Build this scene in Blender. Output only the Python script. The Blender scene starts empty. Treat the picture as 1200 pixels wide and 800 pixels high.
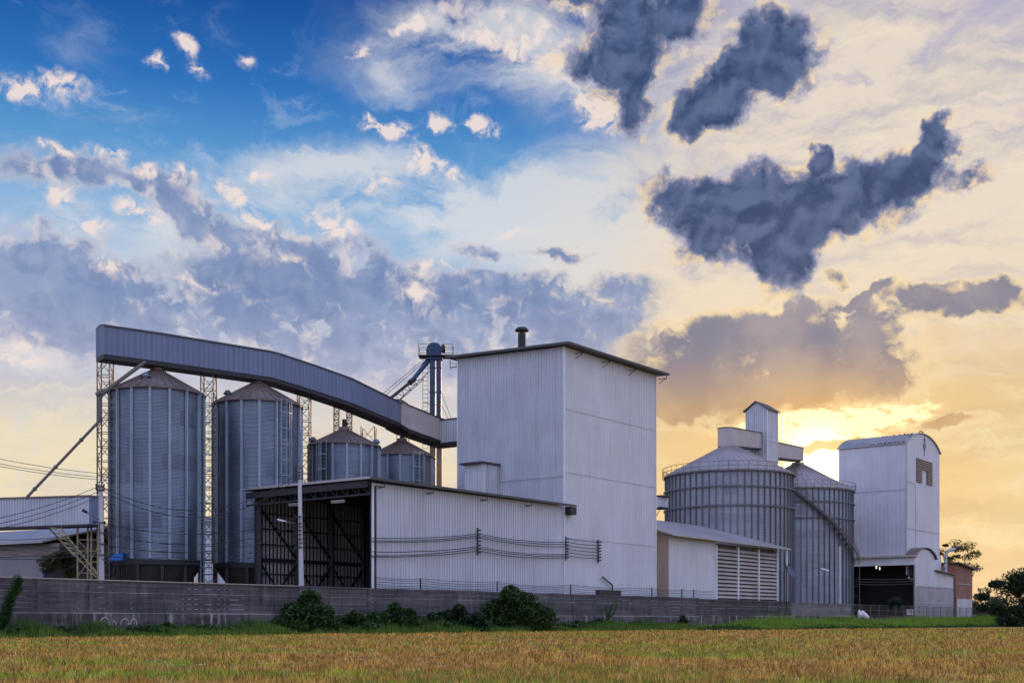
import bpy, math, random
import numpy as np
from mathutils import Vector
random.seed(7); rng = np.random.default_rng(7)
R = math.radians
S = bpy.context.scene
F = 1375.0; CAMZ = 0.85; HOR = 727.0

# ------------------------------------------------------------------ camera
cam = bpy.data.cameras.new('camera'); camo = bpy.data.objects.new('camera', cam)
S.collection.objects.link(camo); S.camera = camo
camo.location = (0, 0, CAMZ); camo.rotation_euler = (R(90), 0, 0)
cam.sensor_width = 36; cam.lens = F / 1200 * 36; cam.shift_y = 327 / 1200.0
cam.clip_start = 0.1; cam.clip_end = 6000

# ------------------------------------------------------------------ view
S.view_settings.view_transform = 'Standard'; S.view_settings.look = 'None'
S.view_settings.gamma = 1; S.view_settings.use_curve_mapping = False
S.view_settings.exposure = 0.0

# ------------------------------------------------------------------ sun
SUN_PX = (957, 545)
saz = math.atan((SUN_PX[0] - 600) / F)
sel = math.atan((HOR - SUN_PX[1]) / F * math.cos(saz))
sd = Vector((math.sin(saz) * math.cos(sel), math.cos(saz) * math.cos(sel), math.sin(sel)))
sl = bpy.data.lights.new('sun', 'SUN'); sl.energy = 2.2; sl.angle = R(0.5); sl.color = (1.0, 0.62, 0.30)
so = bpy.data.objects.new('sun', sl); S.collection.objects.link(so)
so.rotation_euler = sd.to_track_quat('Z', 'Y').to_euler()

# ------------------------------------------------------------------ world
def lin(r, g, b):
    f = lambda c: (c / 255 / 12.92) if c <= 10.3 else ((c / 255 + 0.055) / 1.055) ** 2.4
    return (f(r), f(g), f(b))

W = bpy.data.worlds.new('World'); S.world = W; W.use_nodes = True
nt = W.node_tree; nt.nodes.clear()
class NB:
    """small node-building helper"""
    def __init__(s, nt): s.nt = nt
    def n(s, t, **k):
        o = s.nt.nodes.new(t)
        for a, v in k.items(): setattr(o, a, v)
        return o
    def put(s, sock, v):
        if isinstance(v, bpy.types.NodeSocket): s.nt.links.new(v, sock)
        else:
            if isinstance(v, (tuple, list)) and len(v) == 3 and sock.type == 'RGBA': v = (*v, 1)
            sock.default_value = v
    def m(s, op, a, b=None, c=None, clamp=False):
        o = s.n('ShaderNodeMath', operation=op, use_clamp=clamp)
        s.put(o.inputs[0], a)
        if b is not None: s.put(o.inputs[1], b)
        if c is not None: s.put(o.inputs[2], c)
        return o.outputs[0]
    def vm(s, op, a, b=None):
        o = s.n('ShaderNodeVectorMath', operation=op); s.put(o.inputs[0], a)
        if b is not None: s.put(o.inputs[1], b)
        return o.outputs[0]
    def comb(s, x, y, z=0.0):
        o = s.n('ShaderNodeCombineXYZ'); s.put(o.inputs[0], x); s.put(o.inputs[1], y); s.put(o.inputs[2], z); return o.outputs[0]
    def sep(s, v):
        o = s.n('ShaderNodeSeparateXYZ'); s.put(o.inputs[0], v); return o.outputs
    def ss(s, v, a, b, lo=0.0, hi=1.0, kind='SMOOTHSTEP'):
        o = s.n('ShaderNodeMapRange', interpolation_type=kind)
        s.put(o.inputs[0], v); s.put(o.inputs[1], a); s.put(o.inputs[2], b); s.put(o.inputs[3], lo); s.put(o.inputs[4], hi)
        return o.outputs[0]
    def mix(s, f, a, b, mode='MIX'):
        o = s.n('ShaderNodeMix', data_type='RGBA', blend_type=mode)
        s.put(o.inputs[0], f); s.put(o.inputs[6], a); s.put(o.inputs[7], b); return o.outputs[2]
    def noise(s, v, scale, detail=2.0, rough=0.5, dist=0.0, out=0, lac=2.0):
        o = s.n('ShaderNodeTexNoise'); s.put(o.inputs['Vector'], v)
        o.inputs['Scale'].default_value = scale; o.inputs['Detail'].default_value = detail
        o.inputs['Roughness'].default_value = rough; o.inputs['Distortion'].default_value = dist
        o.inputs['Lacunarity'].default_value = lac
        return o.outputs[out]
    def ramp(s, f, stops):
        o = s.n('ShaderNodeValToRGB'); e = o.color_ramp.elements
        while len(e) > 1: e.remove(e[-1])
        e[0].position = stops[0][0]; e[0].color = (*stops[0][1], 1)
        for p, c in stops[1:]:
            q = e.new(p); q.color = (*c, 1)
        s.put(o.inputs[0], f); return o.outputs[0]
B_ = NB(nt)
D = B_.n('ShaderNodeTexCoord').outputs['Generated']
Dn = B_.vm('NORMALIZE', D)
dx, dy, dz = B_.sep(Dn)
az = B_.m('MULTIPLY', B_.m('ARCTAN2', dx, dy), 180 / math.pi)
el = B_.m('MULTIPLY', B_.m('ARCSINE', dz), 180 / math.pi)
AE = B_.comb(az, el, 0.0)

def pol(px, py):
    u = (px - 600) / F; v = (HOR - py) / F
    a = math.atan(u); return math.degrees(a), math.degrees(math.atan(v * math.cos(a)))
# warps
w1 = B_.noise(AE, 0.16, 4, 0.55, out=1)
w1 = B_.vm('SUBTRACT', w1, (0.5, 0.5, 0.5))
w2 = B_.noise(AE, 0.9, 5, 0.62, out=1)
w2 = B_.vm('SUBTRACT', w2, (0.5, 0.5, 0.5))
def warped(a, b):
    q1 = B_.vm('MULTIPLY', w1, (a, a, 0)); q2 = B_.vm('MULTIPLY', w2, (b, b, 0))
    return B_.vm('ADD', AE, B_.vm('ADD', q1, q2))
PA = warped(3.2, 1.7)
PB = warped(1.2, 1.0)
fb = B_.noise(AE, 0.55, 9, 0.60)
def field(P, blobs):
    """sum of soft ellipses in (azimuth, elevation) degrees; blob = px,py,rx,ry[,rot[,weight]]"""
    acc = None
    for b in blobs:
        px, py, rx, ry = b[:4]; rot = b[4] if len(b) > 4 else 0; wgt = b[5] if len(b) > 5 else 1
        a, e = pol(px, py)
        mp = B_.n('ShaderNodeMapping', vector_type='TEXTURE')
        B_.put(mp.inputs[0], P); mp.inputs[1].default_value = (a, e, 0)
        mp.inputs[2].default_value = (0, 0, R(rot)); mp.inputs[3].default_value = (rx / 24 * 1.5, ry / 24 * 1.5, 1)
        g = B_.n('ShaderNodeTexGradient', gradient_type='QUADRATIC_SPHERE'); B_.put(g.inputs[0], mp.outputs[0])
        v = g.outputs['Fac']
        acc = B_.m('MULTIPLY', v, wgt) if acc is None else B_.m('MULTIPLY_ADD', v, wgt, acc)
    return acc
# clear-sky gradients
elf = B_.m('DIVIDE', el, 60.0, clamp=True)
Lr = B_.ramp(elf, [(0.0, lin(244, 218, 170)), (0.09, lin(246, 228, 184)), (0.145, lin(234, 220, 194)), (0.19, lin(190, 192, 210)),
                   (0.26, lin(164, 190, 220)), (0.31, lin(140, 180, 220)), (0.355, lin(86, 150, 208)), (0.40, lin(44, 114, 188)), (0.455, lin(20, 82, 158)), (1.0, lin(16, 56, 130))])
Rr = B_.ramp(elf, [(0.0, lin(240, 204, 158)), (0.09, lin(240, 212, 160)), (0.16, lin(226, 198, 152)), (0.24, lin(222, 200, 172)),
                   (0.32, lin(206, 198, 200)), (0.42, lin(186, 180, 200)), (0.5, lin(160, 162, 196)), (1.0, lin(60, 90, 160))])
azf = B_.ss(B_.m('SUBTRACT', B_.m('ADD', az, B_.m('MULTIPLY', B_.sep(w1)[0], 9.0)), B_.m('MULTIPLY', B_.m('SUBTRACT', el, 9.0), 0.36)), -5.0, 8.0)
base = B_.mix(azf, Lr, Rr)
Br = B_.ramp(elf, [(0.0, (0.56, 0.59, 0.86)), (0.3, (0.58, 0.69, 1.14)), (1.0, (0.46, 0.64, 1.24))])
bn = B_.ss(B_.noise(Dn, 2.6, 6, 0.55), 0.42, 0.62)
Br = B_.mix(B_.m('MULTIPLY', bn, 0.6), Br, (1.06, 1.04, 1.20))
BACK = 1.12
Br = B_.mix(1.0, Br, (BACK, BACK, BACK), 'MULTIPLY')
backf = B_.ss(dy, 0.62, 0.05)
col = base
cosang = B_.n('ShaderNodeVectorMath', operation='DOT_PRODUCT'); B_.put(cosang.inputs[0], Dn); cosang.inputs[1].default_value = tuple(sd)
ang = B_.m('MULTIPLY', B_.m('ARCCOSINE', B_.m('MINIMUM', cosang.outputs['Value'], 0.999999)), 180 / math.pi)
g3 = B_.m('POWER', B_.ss(ang, 17, 0), 1.6)
col = B_.mix(B_.m('MULTIPLY', g3, 0.55), col, (0.98, 0.58, 0.20))
sw_ = B_.vm('SUBTRACT', B_.noise(AE, 0.55, 4, 0.5, out=1), (0.5, 0.5, 0.5))
AW = B_.vm('ADD', AE, B_.vm('MULTIPLY', sw_, (1.6, 1.2, 0)))
nz = B_.noise(AW, 0.40, 9, 0.54)                  # billows
nf = B_.noise(AW, 1.25, 8, 0.56, 0.5)             # fine wisps
bil = B_.m('ADD', B_.m('MULTIPLY', nz, 0.68), B_.m('MULTIPLY', nf, 0.32))
def shade(dx_, dy_):     # relief: this point's billow minus the one a little way along (dx, dy)
    a_ = B_.noise(AW, 0.62, 6, 0.52); q = B_.noise(B_.vm('ADD', AW, (dx_, dy_, 0)), 0.62, 6, 0.52)
    return B_.m('SUBTRACT', a_, q)
relU = shade(0.30, 0.42); relS = shade(0.25, -0.45)
def cov(F_, lo=0.32, hi=0.66, base_=0.15, top=1.7): return B_.m('MULTIPLY', F_, B_.ss(bil, lo, hi, base_, top, 'LINEAR'))
# --- thin cream veil
stv = B_.noise(B_.vm('MULTIPLY', PB, (0.10, 0.26, 1)), 1.5, 9, 0.62, 0.7)
fv = field(PB, [(560, 235, 230, 60, -6, 1.0), (390, 190, 110, 28, 8, .8), (700, 300, 240, 70, -8, .9), (1000, 120, 330, 190, 0, 1.5),
                (1050, 300, 330, 130, 0, 1.4), (640, 60, 120, 70, -25, .8), (330, 320, 150, 50, 0, .7), (80, 262, 120, 30, 0, .7), (40, 420, 90, 40, 0, .7), (150, 160, 160, 50, 0, .3), (330, 235, 150, 50, -10, .45), (180, 270, 150, 36, 0, .45), (460, 90, 120, 50, -10, .5), (520, 30, 120, 50, -10, .8), (80, 60, 120, 50, 10, .3), (860, 330, 200, 70, 0, 1.0)])
mv = B_.ss(B_.m('MULTIPLY', fv, B_.ss(stv, .30, .68, .1, 1.8, 'LINEAR')), 0.08, 0.85)
vcol = B_.mix(azf, lin(226, 226, 226), lin(242, 226, 202))
col = B_.mix(B_.m('MULTIPLY', mv, 0.74), col, vcol)
thn = B_.ss(B_.noise(B_.vm('MULTIPLY', B_.vm('ADD', PB, (40, 11, 0)), (0.30, 0.55, 1)), 1.0, 9, 0.62, 0.8), 0.50, 0.74)
col = B_.mix(B_.m('MULTIPLY', B_.m('MULTIPLY', thn, B_.ss(el, 30, 17)), B_.ss(az, 6, -2, 0.0, 0.55)), col, lin(206, 216, 232))
st3 = B_.ss(B_.noise(B_.vm('MULTIPLY', PB, (0.10, 0.36, 1)), 1.5, 9, 0.64, 0.5), 0.44, 0.66)
col = B_.mix(B_.m('MULTIPLY', B_.ss(az, 3, 14), B_.m('MULTIPLY', B_.m('MULTIPLY', st3, B_.ss(el, 7, 21)), 0.60)), col, lin(162, 164, 190))
st2 = B_.ss(B_.noise(B_.vm('MULTIPLY', PB, (0.14, 0.5, 1)), 1.1, 9, 0.6, 0.4), 0.48, 0.72)
col = B_.mix(B_.m('MULTIPLY', B_.ss(az, 2, 12), B_.m('MULTIPLY', st2, 0.45)), col, lin(255, 238, 200))
st4 = B_.ss(B_.noise(B_.vm('MULTIPLY', PB, (0.07, 0.50, 1)), 1.2, 8, 0.58, 0.5), 0.46, 0.66)
lowm = B_.m('MULTIPLY', B_.ss(el, 0.5, 4), B_.ss(el, 15, 9))
col = B_.mix(B_.m('MULTIPLY', B_.m('MULTIPLY', st4, lowm), .50), col, B_.mix(azf, lin(206, 200, 206), lin(214, 182, 142)))
st5 = B_.ss(B_.noise(B_.vm('MULTIPLY', PA, (0.09, 0.40, 1)), 1.5, 8, 0.6, 0.6), 0.52, 0.70)
col = B_.mix(B_.m('MULTIPLY', B_.m('MULTIPLY', st5, lowm), .55), col, B_.mix(azf, lin(246, 232, 206), lin(255, 232, 184)))
# --- lavender cloud banks
banks = [(10, 325, 110, 50, 0, 1.3), (80, 335, 110, 44, 0, 1.2), (150, 365, 150, 40, 0, 1.0), (60, 385, 130, 40, 0, .6), (90, 205, 110, 24, -4, .8), (170, 215, 50, 18, 0, .6), (245, 258, 60, 30, -28, 1.3), (345, 283, 56, 30, -14, 1.2),
         (310, 330, 150, 46, 0, 1.1), (420, 345, 120, 60, 0, 1.1), (270, 380, 240, 34, 0, .55), (560, 345, 70, 30, 0, 1.0), (680, 350, 110, 34, 4, 1.4), (600, 390, 190, 36, 0, .7),
         (760, 400, 90, 34, 0, .9), (430, 410, 140, 44, 0, .7), (658, 292, 36, 12, 0, 1.0), (700, 425, 170, 44, 0, .9), (560, 290, 60, 14, 0, .5), (500, 440, 200, 40, 0, .5)]
PBk = B_.vm('ADD', PA, B_.vm('MULTIPLY', sw_, (1.6, 1.6, 0)))
fB = cov(field(PBk, banks), .355, .61, 0.15, 1.8)
edge = B_.mix(azf, lin(230, 218, 216), lin(242, 220, 190))
bankc = B_.mix(B_.ss(el, 9.5, 15.5), B_.mix(azf, lin(176, 182, 208), lin(180, 176, 194)), lin(106, 132, 180))
lo_ = B_.noise(AE, 0.28, 4, 0.5)
bankc = B_.mix(B_.m('MULTIPLY', B_.ss(lo_, .40, .62), .65), bankc, B_.mix(B_.ss(el, 9.5, 15.5), lin(194, 194, 212), lin(148, 166, 202)))
bankc = B_.mix(B_.m('MULTIPLY', B_.ss(nf, .46, .70), .15), bankc, lin(200, 200, 214))
bankc = B_.mix(B_.m('MULTIPLY', B_.m('MULTIPLY', B_.ss(relU, 0.0, 0.16), B_.ss(fB, 1.3, .35)), 0.8), bankc, edge)
bankc = B_.mix(B_.m('MULTIPLY', B_.ss(relU, 0.0, -0.16), .5), bankc, B_.mix(B_.ss(el, 9.5, 15.5), lin(160, 166, 194), lin(92, 118, 166)))
col = B_.mix(B_.m('MULTIPLY', B_.ss(fB, 0.03, 0.36), 0.50), col, edge)
col = B_.mix(B_.m('MULTIPLY', B_.ss(fB, 0.08, 0.62), 0.90), col, bankc)
# --- warm grey banks around the sun
wb = [(830, 395, 90, 26, 0, 1.1), (930, 398, 120, 34, -8, 1.3), (1010, 372, 60, 22, -14, 1.1), (880, 440, 190, 44, 0, 1.4), (960, 455, 110, 26, 0, 1.1),
      (790, 470, 110, 36, 0, 1.2), (1000, 440, 60, 16, 0, .7), (1090, 352, 60, 20, -8, 1.4), (1160, 348, 60, 18, 0, 1.1), (932, 360, 16, 16, 0, 1.3), (1012, 350, 40, 8, 28, 1.4), (1110, 499, 46, 8, 3, 1.6),
      (975, 327, 18, 10, -20, 1.2), (1000, 412, 60, 14, 12, 1.0)]
fW = cov(field(B_.vm('ADD', PB, B_.vm('MULTIPLY', sw_, (1.8, 1.2, 0))), wb), .35, .60, 0.1, 1.9)
wcol = B_.mix(B_.ss(el, 8.5, 13.5), lin(196, 156, 112), lin(120, 122, 146))
wcol = B_.mix(B_.m('MULTIPLY', B_.ss(lo_, .36, .62), .8), wcol, B_.mix(B_.ss(el, 8.5, 14.5), lin(214, 178, 130), lin(158, 150, 162)))
wcol = B_.mix(B_.m('MULTIPLY', B_.m('MULTIPLY', B_.ss(relS, -0.03, 0.15), B_.ss(fW, 1.1, .3)), .85), wcol, lin(248, 218, 168))
col = B_.mix(B_.m('MULTIPLY', B_.ss(fW, 0.06, 0.22), 0.55), col, lin(250, 222, 172))
col = B_.mix(B_.m('MULTIPLY', B_.ss(fW, 0.14, 0.55), 0.94), col, wcol)
# --- cream puffs
pf = [(36, 100, 56, 18, 6, 1.2), (75, 92, 26, 12, 0, 1.0), (185, 72, 13, 11, 0, 1.6), (214, 50, 18, 9, -30, 1.4), (232, 82, 18, 8, -40, .9), (288, 72, 14, 10, 0, 1.0),
      (418, 62, 18, 10, 0, 1.2), (470, 33, 34, 9, 8, 1.2), (452, 147, 36, 11, -10, 1.6), (512, 145, 24, 10, 0, 1.7), (562, 150, 32, 11, -6, 1.7), (556, 45, 36, 16, -10, 1.1),
      (600, 65, 34, 18, -10, 1.2), (655, 80, 38, 22, -20, 1.1), (700, 132, 46, 22, -25, 1.8), (745, 130, 26, 20, 0, 1.2), (680, 6, 56, 18, -15, 1.6), (490, 182, 18, 16, 0, 1.1),
      (308, 204, 20, 9, 0, 1.3), (190, 206, 48, 12, 0, 1.3), (440, 215, 60, 16, 10, .7), (520, 195, 50, 14, -20, .8), (600, 270, 60, 12, 0, .6), (500, 15, 60, 14, 10, .6), (580, 20, 60, 18, -10, .7), (640, 45, 40, 20, 0, .8), (55, 178, 16, 11, 0, 1.2), (80, 180, 14, 8, 0, 1.2), (130, 180, 34, 11, 0, 1.1), (70, 232, 32, 20, 0, 1.0),
      (105, 265, 30, 12, 0, 1.1), (165, 252, 46, 13, -6, 1.1), (272, 222, 34, 14, -30, 1.3), (302, 262, 38, 14, -40, 1.2), (392, 262, 38, 24, -30, 1.4), (124, 306, 30, 12, -40, 1.4),
      (230, 332, 60, 14, -10, .7), (350, 308, 40, 14, -20, .8), (490, 345, 28, 30, 30, 1.1), (16, 412, 46, 22, 0, 1.2), (500, 310, 50, 16, 0, .8)]
fP = B_.m('MULTIPLY', field(B_.vm('ADD', PB, B_.vm('MULTIPLY', sw_, (1.4, 1.0, 0))), pf), B_.ss(nf, .38, .62, 0.0, 1.9, 'LINEAR'))
pcol = B_.mix(azf, lin(240, 224, 218), lin(250, 228, 188))
pm = B_.ss(fP, 0.05, 1.15)
col = B_.mix(B_.m('MULTIPLY', pm, 0.92), col, pcol)
# --- dark slate clouds
dk = [(735, 40, 44, 62, 4, 1.7), (742, 105, 28, 44, 0, 1.5), (795, 5, 44, 40, 0, 1.7), (690, 84, 48, 26, -16, 1.25), (725, 120, 30, 24, 0, .8), (912, 58, 46, 44, 0, 1.8), (880, 88, 44, 38, 0, 1.6),
      (836, 112, 48, 36, 0, 1.8), (812, 140, 28, 28, 0, 1.2), (800, 226, 44, 28, 0, 1.5), (850, 236, 60, 38, 0, 1.8), (905, 250, 66, 46, 0, 2.0), (965, 242, 66, 40, 0, 1.9),
      (1025, 215, 58, 38, 12, 1.8), (1072, 188, 44, 26, 24, 1.7), (1098, 165, 28, 16, 20, 1.4), (915, 290, 34, 50, 0, 1.9), (832, 285, 40, 34, 0, 1.2), (952, 183, 15, 18, 0, 1.7), (670, 0, 60, 14, 0, .9), (1110, 205, 24, 16, 0, .6), (1150, 200, 30, 12, 20, .5)]
P_D = B_.vm('ADD', warped(1.6, 1.5), B_.vm('MULTIPLY', sw_, (2.6, 2.0, 0)))
bilD = bil
fD = B_.m('MULTIPLY', field(P_D, dk), B_.ss(bilD, .34, .60, .2, 1.9, 'LINEAR'))
halo = B_.mix(B_.ss(relS, -.05, .05), lin(188, 182, 200), B_.mix(B_.ss(ang, 28, 6), lin(244, 226, 204), lin(255, 224, 160)))
col = B_.mix(B_.m('MULTIPLY', B_.ss(fD, 0.02, 0.32), 0.70), col, halo)
dcol = B_.mix(B_.ss(lo_, 0.40, 0.60), lin(48, 68, 112), lin(70, 90, 136))
dcol = B_.mix(B_.ss(relS, -.16, .16), lin(44, 68, 110), lin(84, 104, 146))
dcol = B_.mix(B_.ss(fD, 1.0, .2), dcol, lin(132, 140, 172))
dcol = B_.mix(B_.m('MULTIPLY', B_.ss(nf, .5, .72), .12), dcol, lin(130, 136, 168))
dcol = B_.mix(B_.m('MULTIPLY', B_.m('MULTIPLY', B_.ss(relU, 0.04, 0.14), B_.ss(fD, 1.2, .4)), 0.5), dcol, lin(136, 136, 166))
dcol = B_.mix(B_.m('MULTIPLY', B_.m('MULTIPLY', B_.ss(relS, -0.06, 0.16), B_.ss(fD, .8, .15)), 0.9), dcol, lin(226, 200, 172))
col = B_.mix(B_.m('MULTIPLY', B_.ss(fD, 0.10, 0.52), 0.985), col, dcol)
# --- glow of the sun behind cloud
g2 = B_.m('POWER', B_.ss(ang, 6.5, 0), 1.7); g1 = B_.m('POWER', B_.ss(ang, 2.7, 0.3), 1.3)
fO = B_.m('MULTIPLY', field(PB, [(962, 498, 112, 19, 3, 1.9), (1040, 487, 54, 10, 6, 1.5), (985, 515, 60, 12, 0, .7), (955, 550, 50, 24, 0, 1.2), (908, 495, 40, 12, 0, .8)]),
          B_.ss(B_.noise(B_.vm('MULTIPLY', AE, (.6, 1.3, 1)), 1.8, 7, 0.64), .36, .60, .1, 1.8, 'LINEAR'))
col = B_.mix(B_.m('MULTIPLY', g2, .75), col, (1.12, 0.60, 0.15), 'MIX')
col = B_.mix(B_.ss(fO, 0.06, .7), col, (1.50, 1.22, 0.62))
bar = B_.ss(cov(field(PB, [(962, 523, 62, 8, 0, 1.8), (1000, 521, 40, 6, 0, 1.4)])), 0.15, 0.7)
col = B_.mix(g1, col, (3.0, 2.5, 1.5))
col = B_.mix(B_.m('MULTIPLY', bar, 0.85), col, (0.86, 0.52, 0.18))
col = B_.mix(backf, col, Br)
SKY = B_.n('ShaderNodeTexSky', sky_type='NISHITA'); SKY.sun_disc = False
SKY.sun_elevation = sel; SKY.sun_rotation = saz; SKY.altitude = 0; SKY.air_density = 1.2; SKY.dust_density = 2.0; SKY.ozone_density = 1.5
BGS = 0.10
cs = B_.mix(1.0, col, (1 / BGS,) * 3, 'MULTIPLY')
final = B_.mix(0.985, SKY.outputs[0], cs)
bg = B_.n('ShaderNodeBackground'); B_.put(bg.inputs[0], final); bg.inputs[1].default_value = BGS
out = B_.n('ShaderNodeOutputWorld'); nt.links.new(bg.outputs[0], out.inputs[0])

# ------------------------------------------------------------------ helpers
Acol = S.collection
A = Vector((.6212, .7837, 0)); Bv = Vector((-.7836, .6213, 0)); UP = Vector((0, 0, 1))
def P(px, py, Y): return Vector(((px - 600) / F * Y, Y, CAMZ + (HOR - py) / F * Y))
def G(px, Y, z=0.0): return Vector(((px - 600) / F * Y, Y, z))

def tag(o, label=None, cat=None, group=None, kind=None):
    if label: o['label'] = label
    if cat: o['category'] = cat
    if group: o['group'] = group
    if kind: o['kind'] = kind
    return o
def thing(name, loc, label, cat, group=None):
    o = bpy.data.objects.new(name, None); Acol.objects.link(o); o.location = loc; o.empty_display_size = .3
    return tag(o, label, cat, group)
def wloc(o):
    v = Vector((0, 0, 0))
    while o: v += o.location; o = o.parent
    return v
class MB:
    def __init__(s): s.v = []; s.f = []
    def quad(s, a, b, c, d): i = len(s.v); s.v += [a, b, c, d]; s.f.append((i, i+1, i+2, i+3)); return s
    def tri(s, a, b, c): i = len(s.v); s.v += [a, b, c]; s.f.append((i, i+1, i+2)); return s
    def hexa(s, p):   # 8 points: bottom 4 ccw, top 4
        i = len(s.v); s.v += [Vector(q) for q in p]
        for f in ((0,3,2,1),(4,5,6,7),(0,1,5,4),(1,2,6,5),(2,3,7,6),(3,0,4,7)): s.f.append(tuple(i+k for k in f))
        return s
    def box(s, c, hx, hy, hz, ax=Vector((1,0,0)), ay=Vector((0,1,0)), az_=UP):
        c = Vector(c); X = ax*hx; Y = ay*hy; Z = az_*hz
        return s.hexa([c-X-Y-Z, c+X-Y-Z, c+X+Y-Z, c-X+Y-Z, c-X-Y+Z, c+X-Y+Z, c+X+Y+Z, c-X+Y+Z])
    def prism(s, o, a, b, z0, z1, ax=None, ay=None):
        """box from origin o: a metres along A, b metres along B (each a (lo,hi) pair)"""
        ax = ax or A; ay = ay or Bv
        pts = [o + ax*a[0] + ay*b[0], o + ax*a[1] + ay*b[0], o + ax*a[1] + ay*b[1], o + ax*a[0] + ay*b[1]]
        return s.hexa([Vector((p.x, p.y, z0)) for p in pts] + [Vector((p.x, p.y, z1)) for p in pts])
    def bar(s, p, q, w, h=None, side=None):
        h = h or w; p = Vector(p); q = Vector(q); d = (q-p)
        if d.length < 1e-6: return s
        c = (p+q)/2; dn = d.normalized()
        up = UP if abs(dn.z) < .95 else Vector((0, 1, 0))
        sx = side.normalized() if side else dn.cross(up).normalized()
        sz = sx.cross(dn).normalized()
        return s.box(c, w/2, d.length/2, h/2, sx, dn, sz)
    def tube(s, p, q, r, r2=None, n=8, cap=True):
        r2 = r if r2 is None else r2; p = Vector(p); q = Vector(q); dn = (q-p).normalized()
        up = UP if abs(dn.z) < .95 else Vector((0, 1, 0))
        x = dn.cross(up).normalized(); y = dn.cross(x)
        i = len(s.v)
        for c, rr in ((p, r), (q, r2)):
            for k in range(n):
                t = 2*math.pi*k/n; s.v.append(c + (x*math.cos(t)+y*math.sin(t))*rr)
        for k in range(n): s.f.append((i+k, i+(k+1)%n, i+n+(k+1)%n, i+n+k))
        if cap: s.f.append(tuple(i+k for k in range(n))[::-1]); s.f.append(tuple(i+n+k for k in range(n)))
        return s
    def path(s, pts, r, n=6):
        pts = [Vector(p) for p in pts]; rings = []
        for j, p in enumerate(pts):
            d = (pts[min(j+1, len(pts)-1)] - pts[max(j-1, 0)]).normalized()
            up = UP if abs(d.z) < .95 else Vector((0, 1, 0))
            x = d.cross(up).normalized(); y = d.cross(x); rr = r[j] if isinstance(r, (list, tuple)) else r
            i = len(s.v); rings.append(i)
            for k in range(n):
                t = 2*math.pi*k/n; s.v.append(p + (x*math.cos(t)+y*math.sin(t))*rr)
        for a, b in zip(rings, rings[1:]):
            for k in range(n): s.f.append((a+k, a+(k+1)%n, b+(k+1)%n, b+k))
        s.f.append(tuple(rings[0]+k for k in range(n))[::-1]); s.f.append(tuple(rings[-1]+k for k in range(n)))
        return s
    def lathe(s, c, prof, n=64, a0=0, a1=2*math.pi):
        """prof: list of (r,z) around the vertical through c"""
        i = len(s.v); full = abs(a1-a0-2*math.pi) < 1e-6; m = n if full else n+1
        for r, z in prof:
            for k in range(m):
                t = a0+(a1-a0)*k/n; s.v.append(Vector((c[0]+r*math.cos(t), c[1]+r*math.sin(t), z)))
        for j in range(len(prof)-1):
            for k in range(n):
                k2 = (k+1) % m
                s.f.append((i+j*m+k, i+j*m+k2, i+(j+1)*m+k2, i+(j+1)*m+k))
        return s
    def corr(s, p, q, z0, z1, n_, pitch=.3, depth=.04):
        """ribbed sheet from p to q (plan), bottoms z0=(a,b), tops z1=(a,b), ribs towards n_"""
        p = Vector((p[0], p[1], 0)); q = Vector((q[0], q[1], 0)); L = (q-p).length; d = (q-p)/L
        N = max(1, round(L/pitch)); w = L/N; n_ = Vector(n_).normalized()
        i = len(s.v); m = 0
        for k in range(N+1):
            for fr, dp in ((0, 0), (.55, 0), (.68, 1), (.87, 1)):
                if k == N and fr > 0: break
                t = (k+fr)*w; u = t/L; b = p + d*t + n_*dp*depth
                s.v.append(Vector((b.x, b.y, z0[0]+(z0[1]-z0[0])*u))); s.v.append(Vector((b.x, b.y, z1[0]+(z1[1]-z1[0])*u))); m += 1
        for k in range(m-1): s.f.append((i+2*k, i+2*k+2, i+2*k+3, i+2*k+1))
        return s
    def build(s, name, mat, parent=None, origin=None, smooth=False):
        o0 = wloc(parent) if parent else Vector(origin or (0, 0, 0))
        me = bpy.data.meshes.new(name)
        me.from_pydata([tuple(v-o0) for v in s.v], [], s.f); me.materials.append(mat)
        if smooth:
            me.polygons.foreach_set('use_smooth', [True]*len(me.polygons))
            if hasattr(me, 'set_sharp_from_angle'): me.set_sharp_from_angle(angle=R(35))
        me.update(); o = bpy.data.objects.new(name, me); Acol.objects.link(o)
        if parent: o.parent = parent
        else: o.location = o0
        return o

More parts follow.
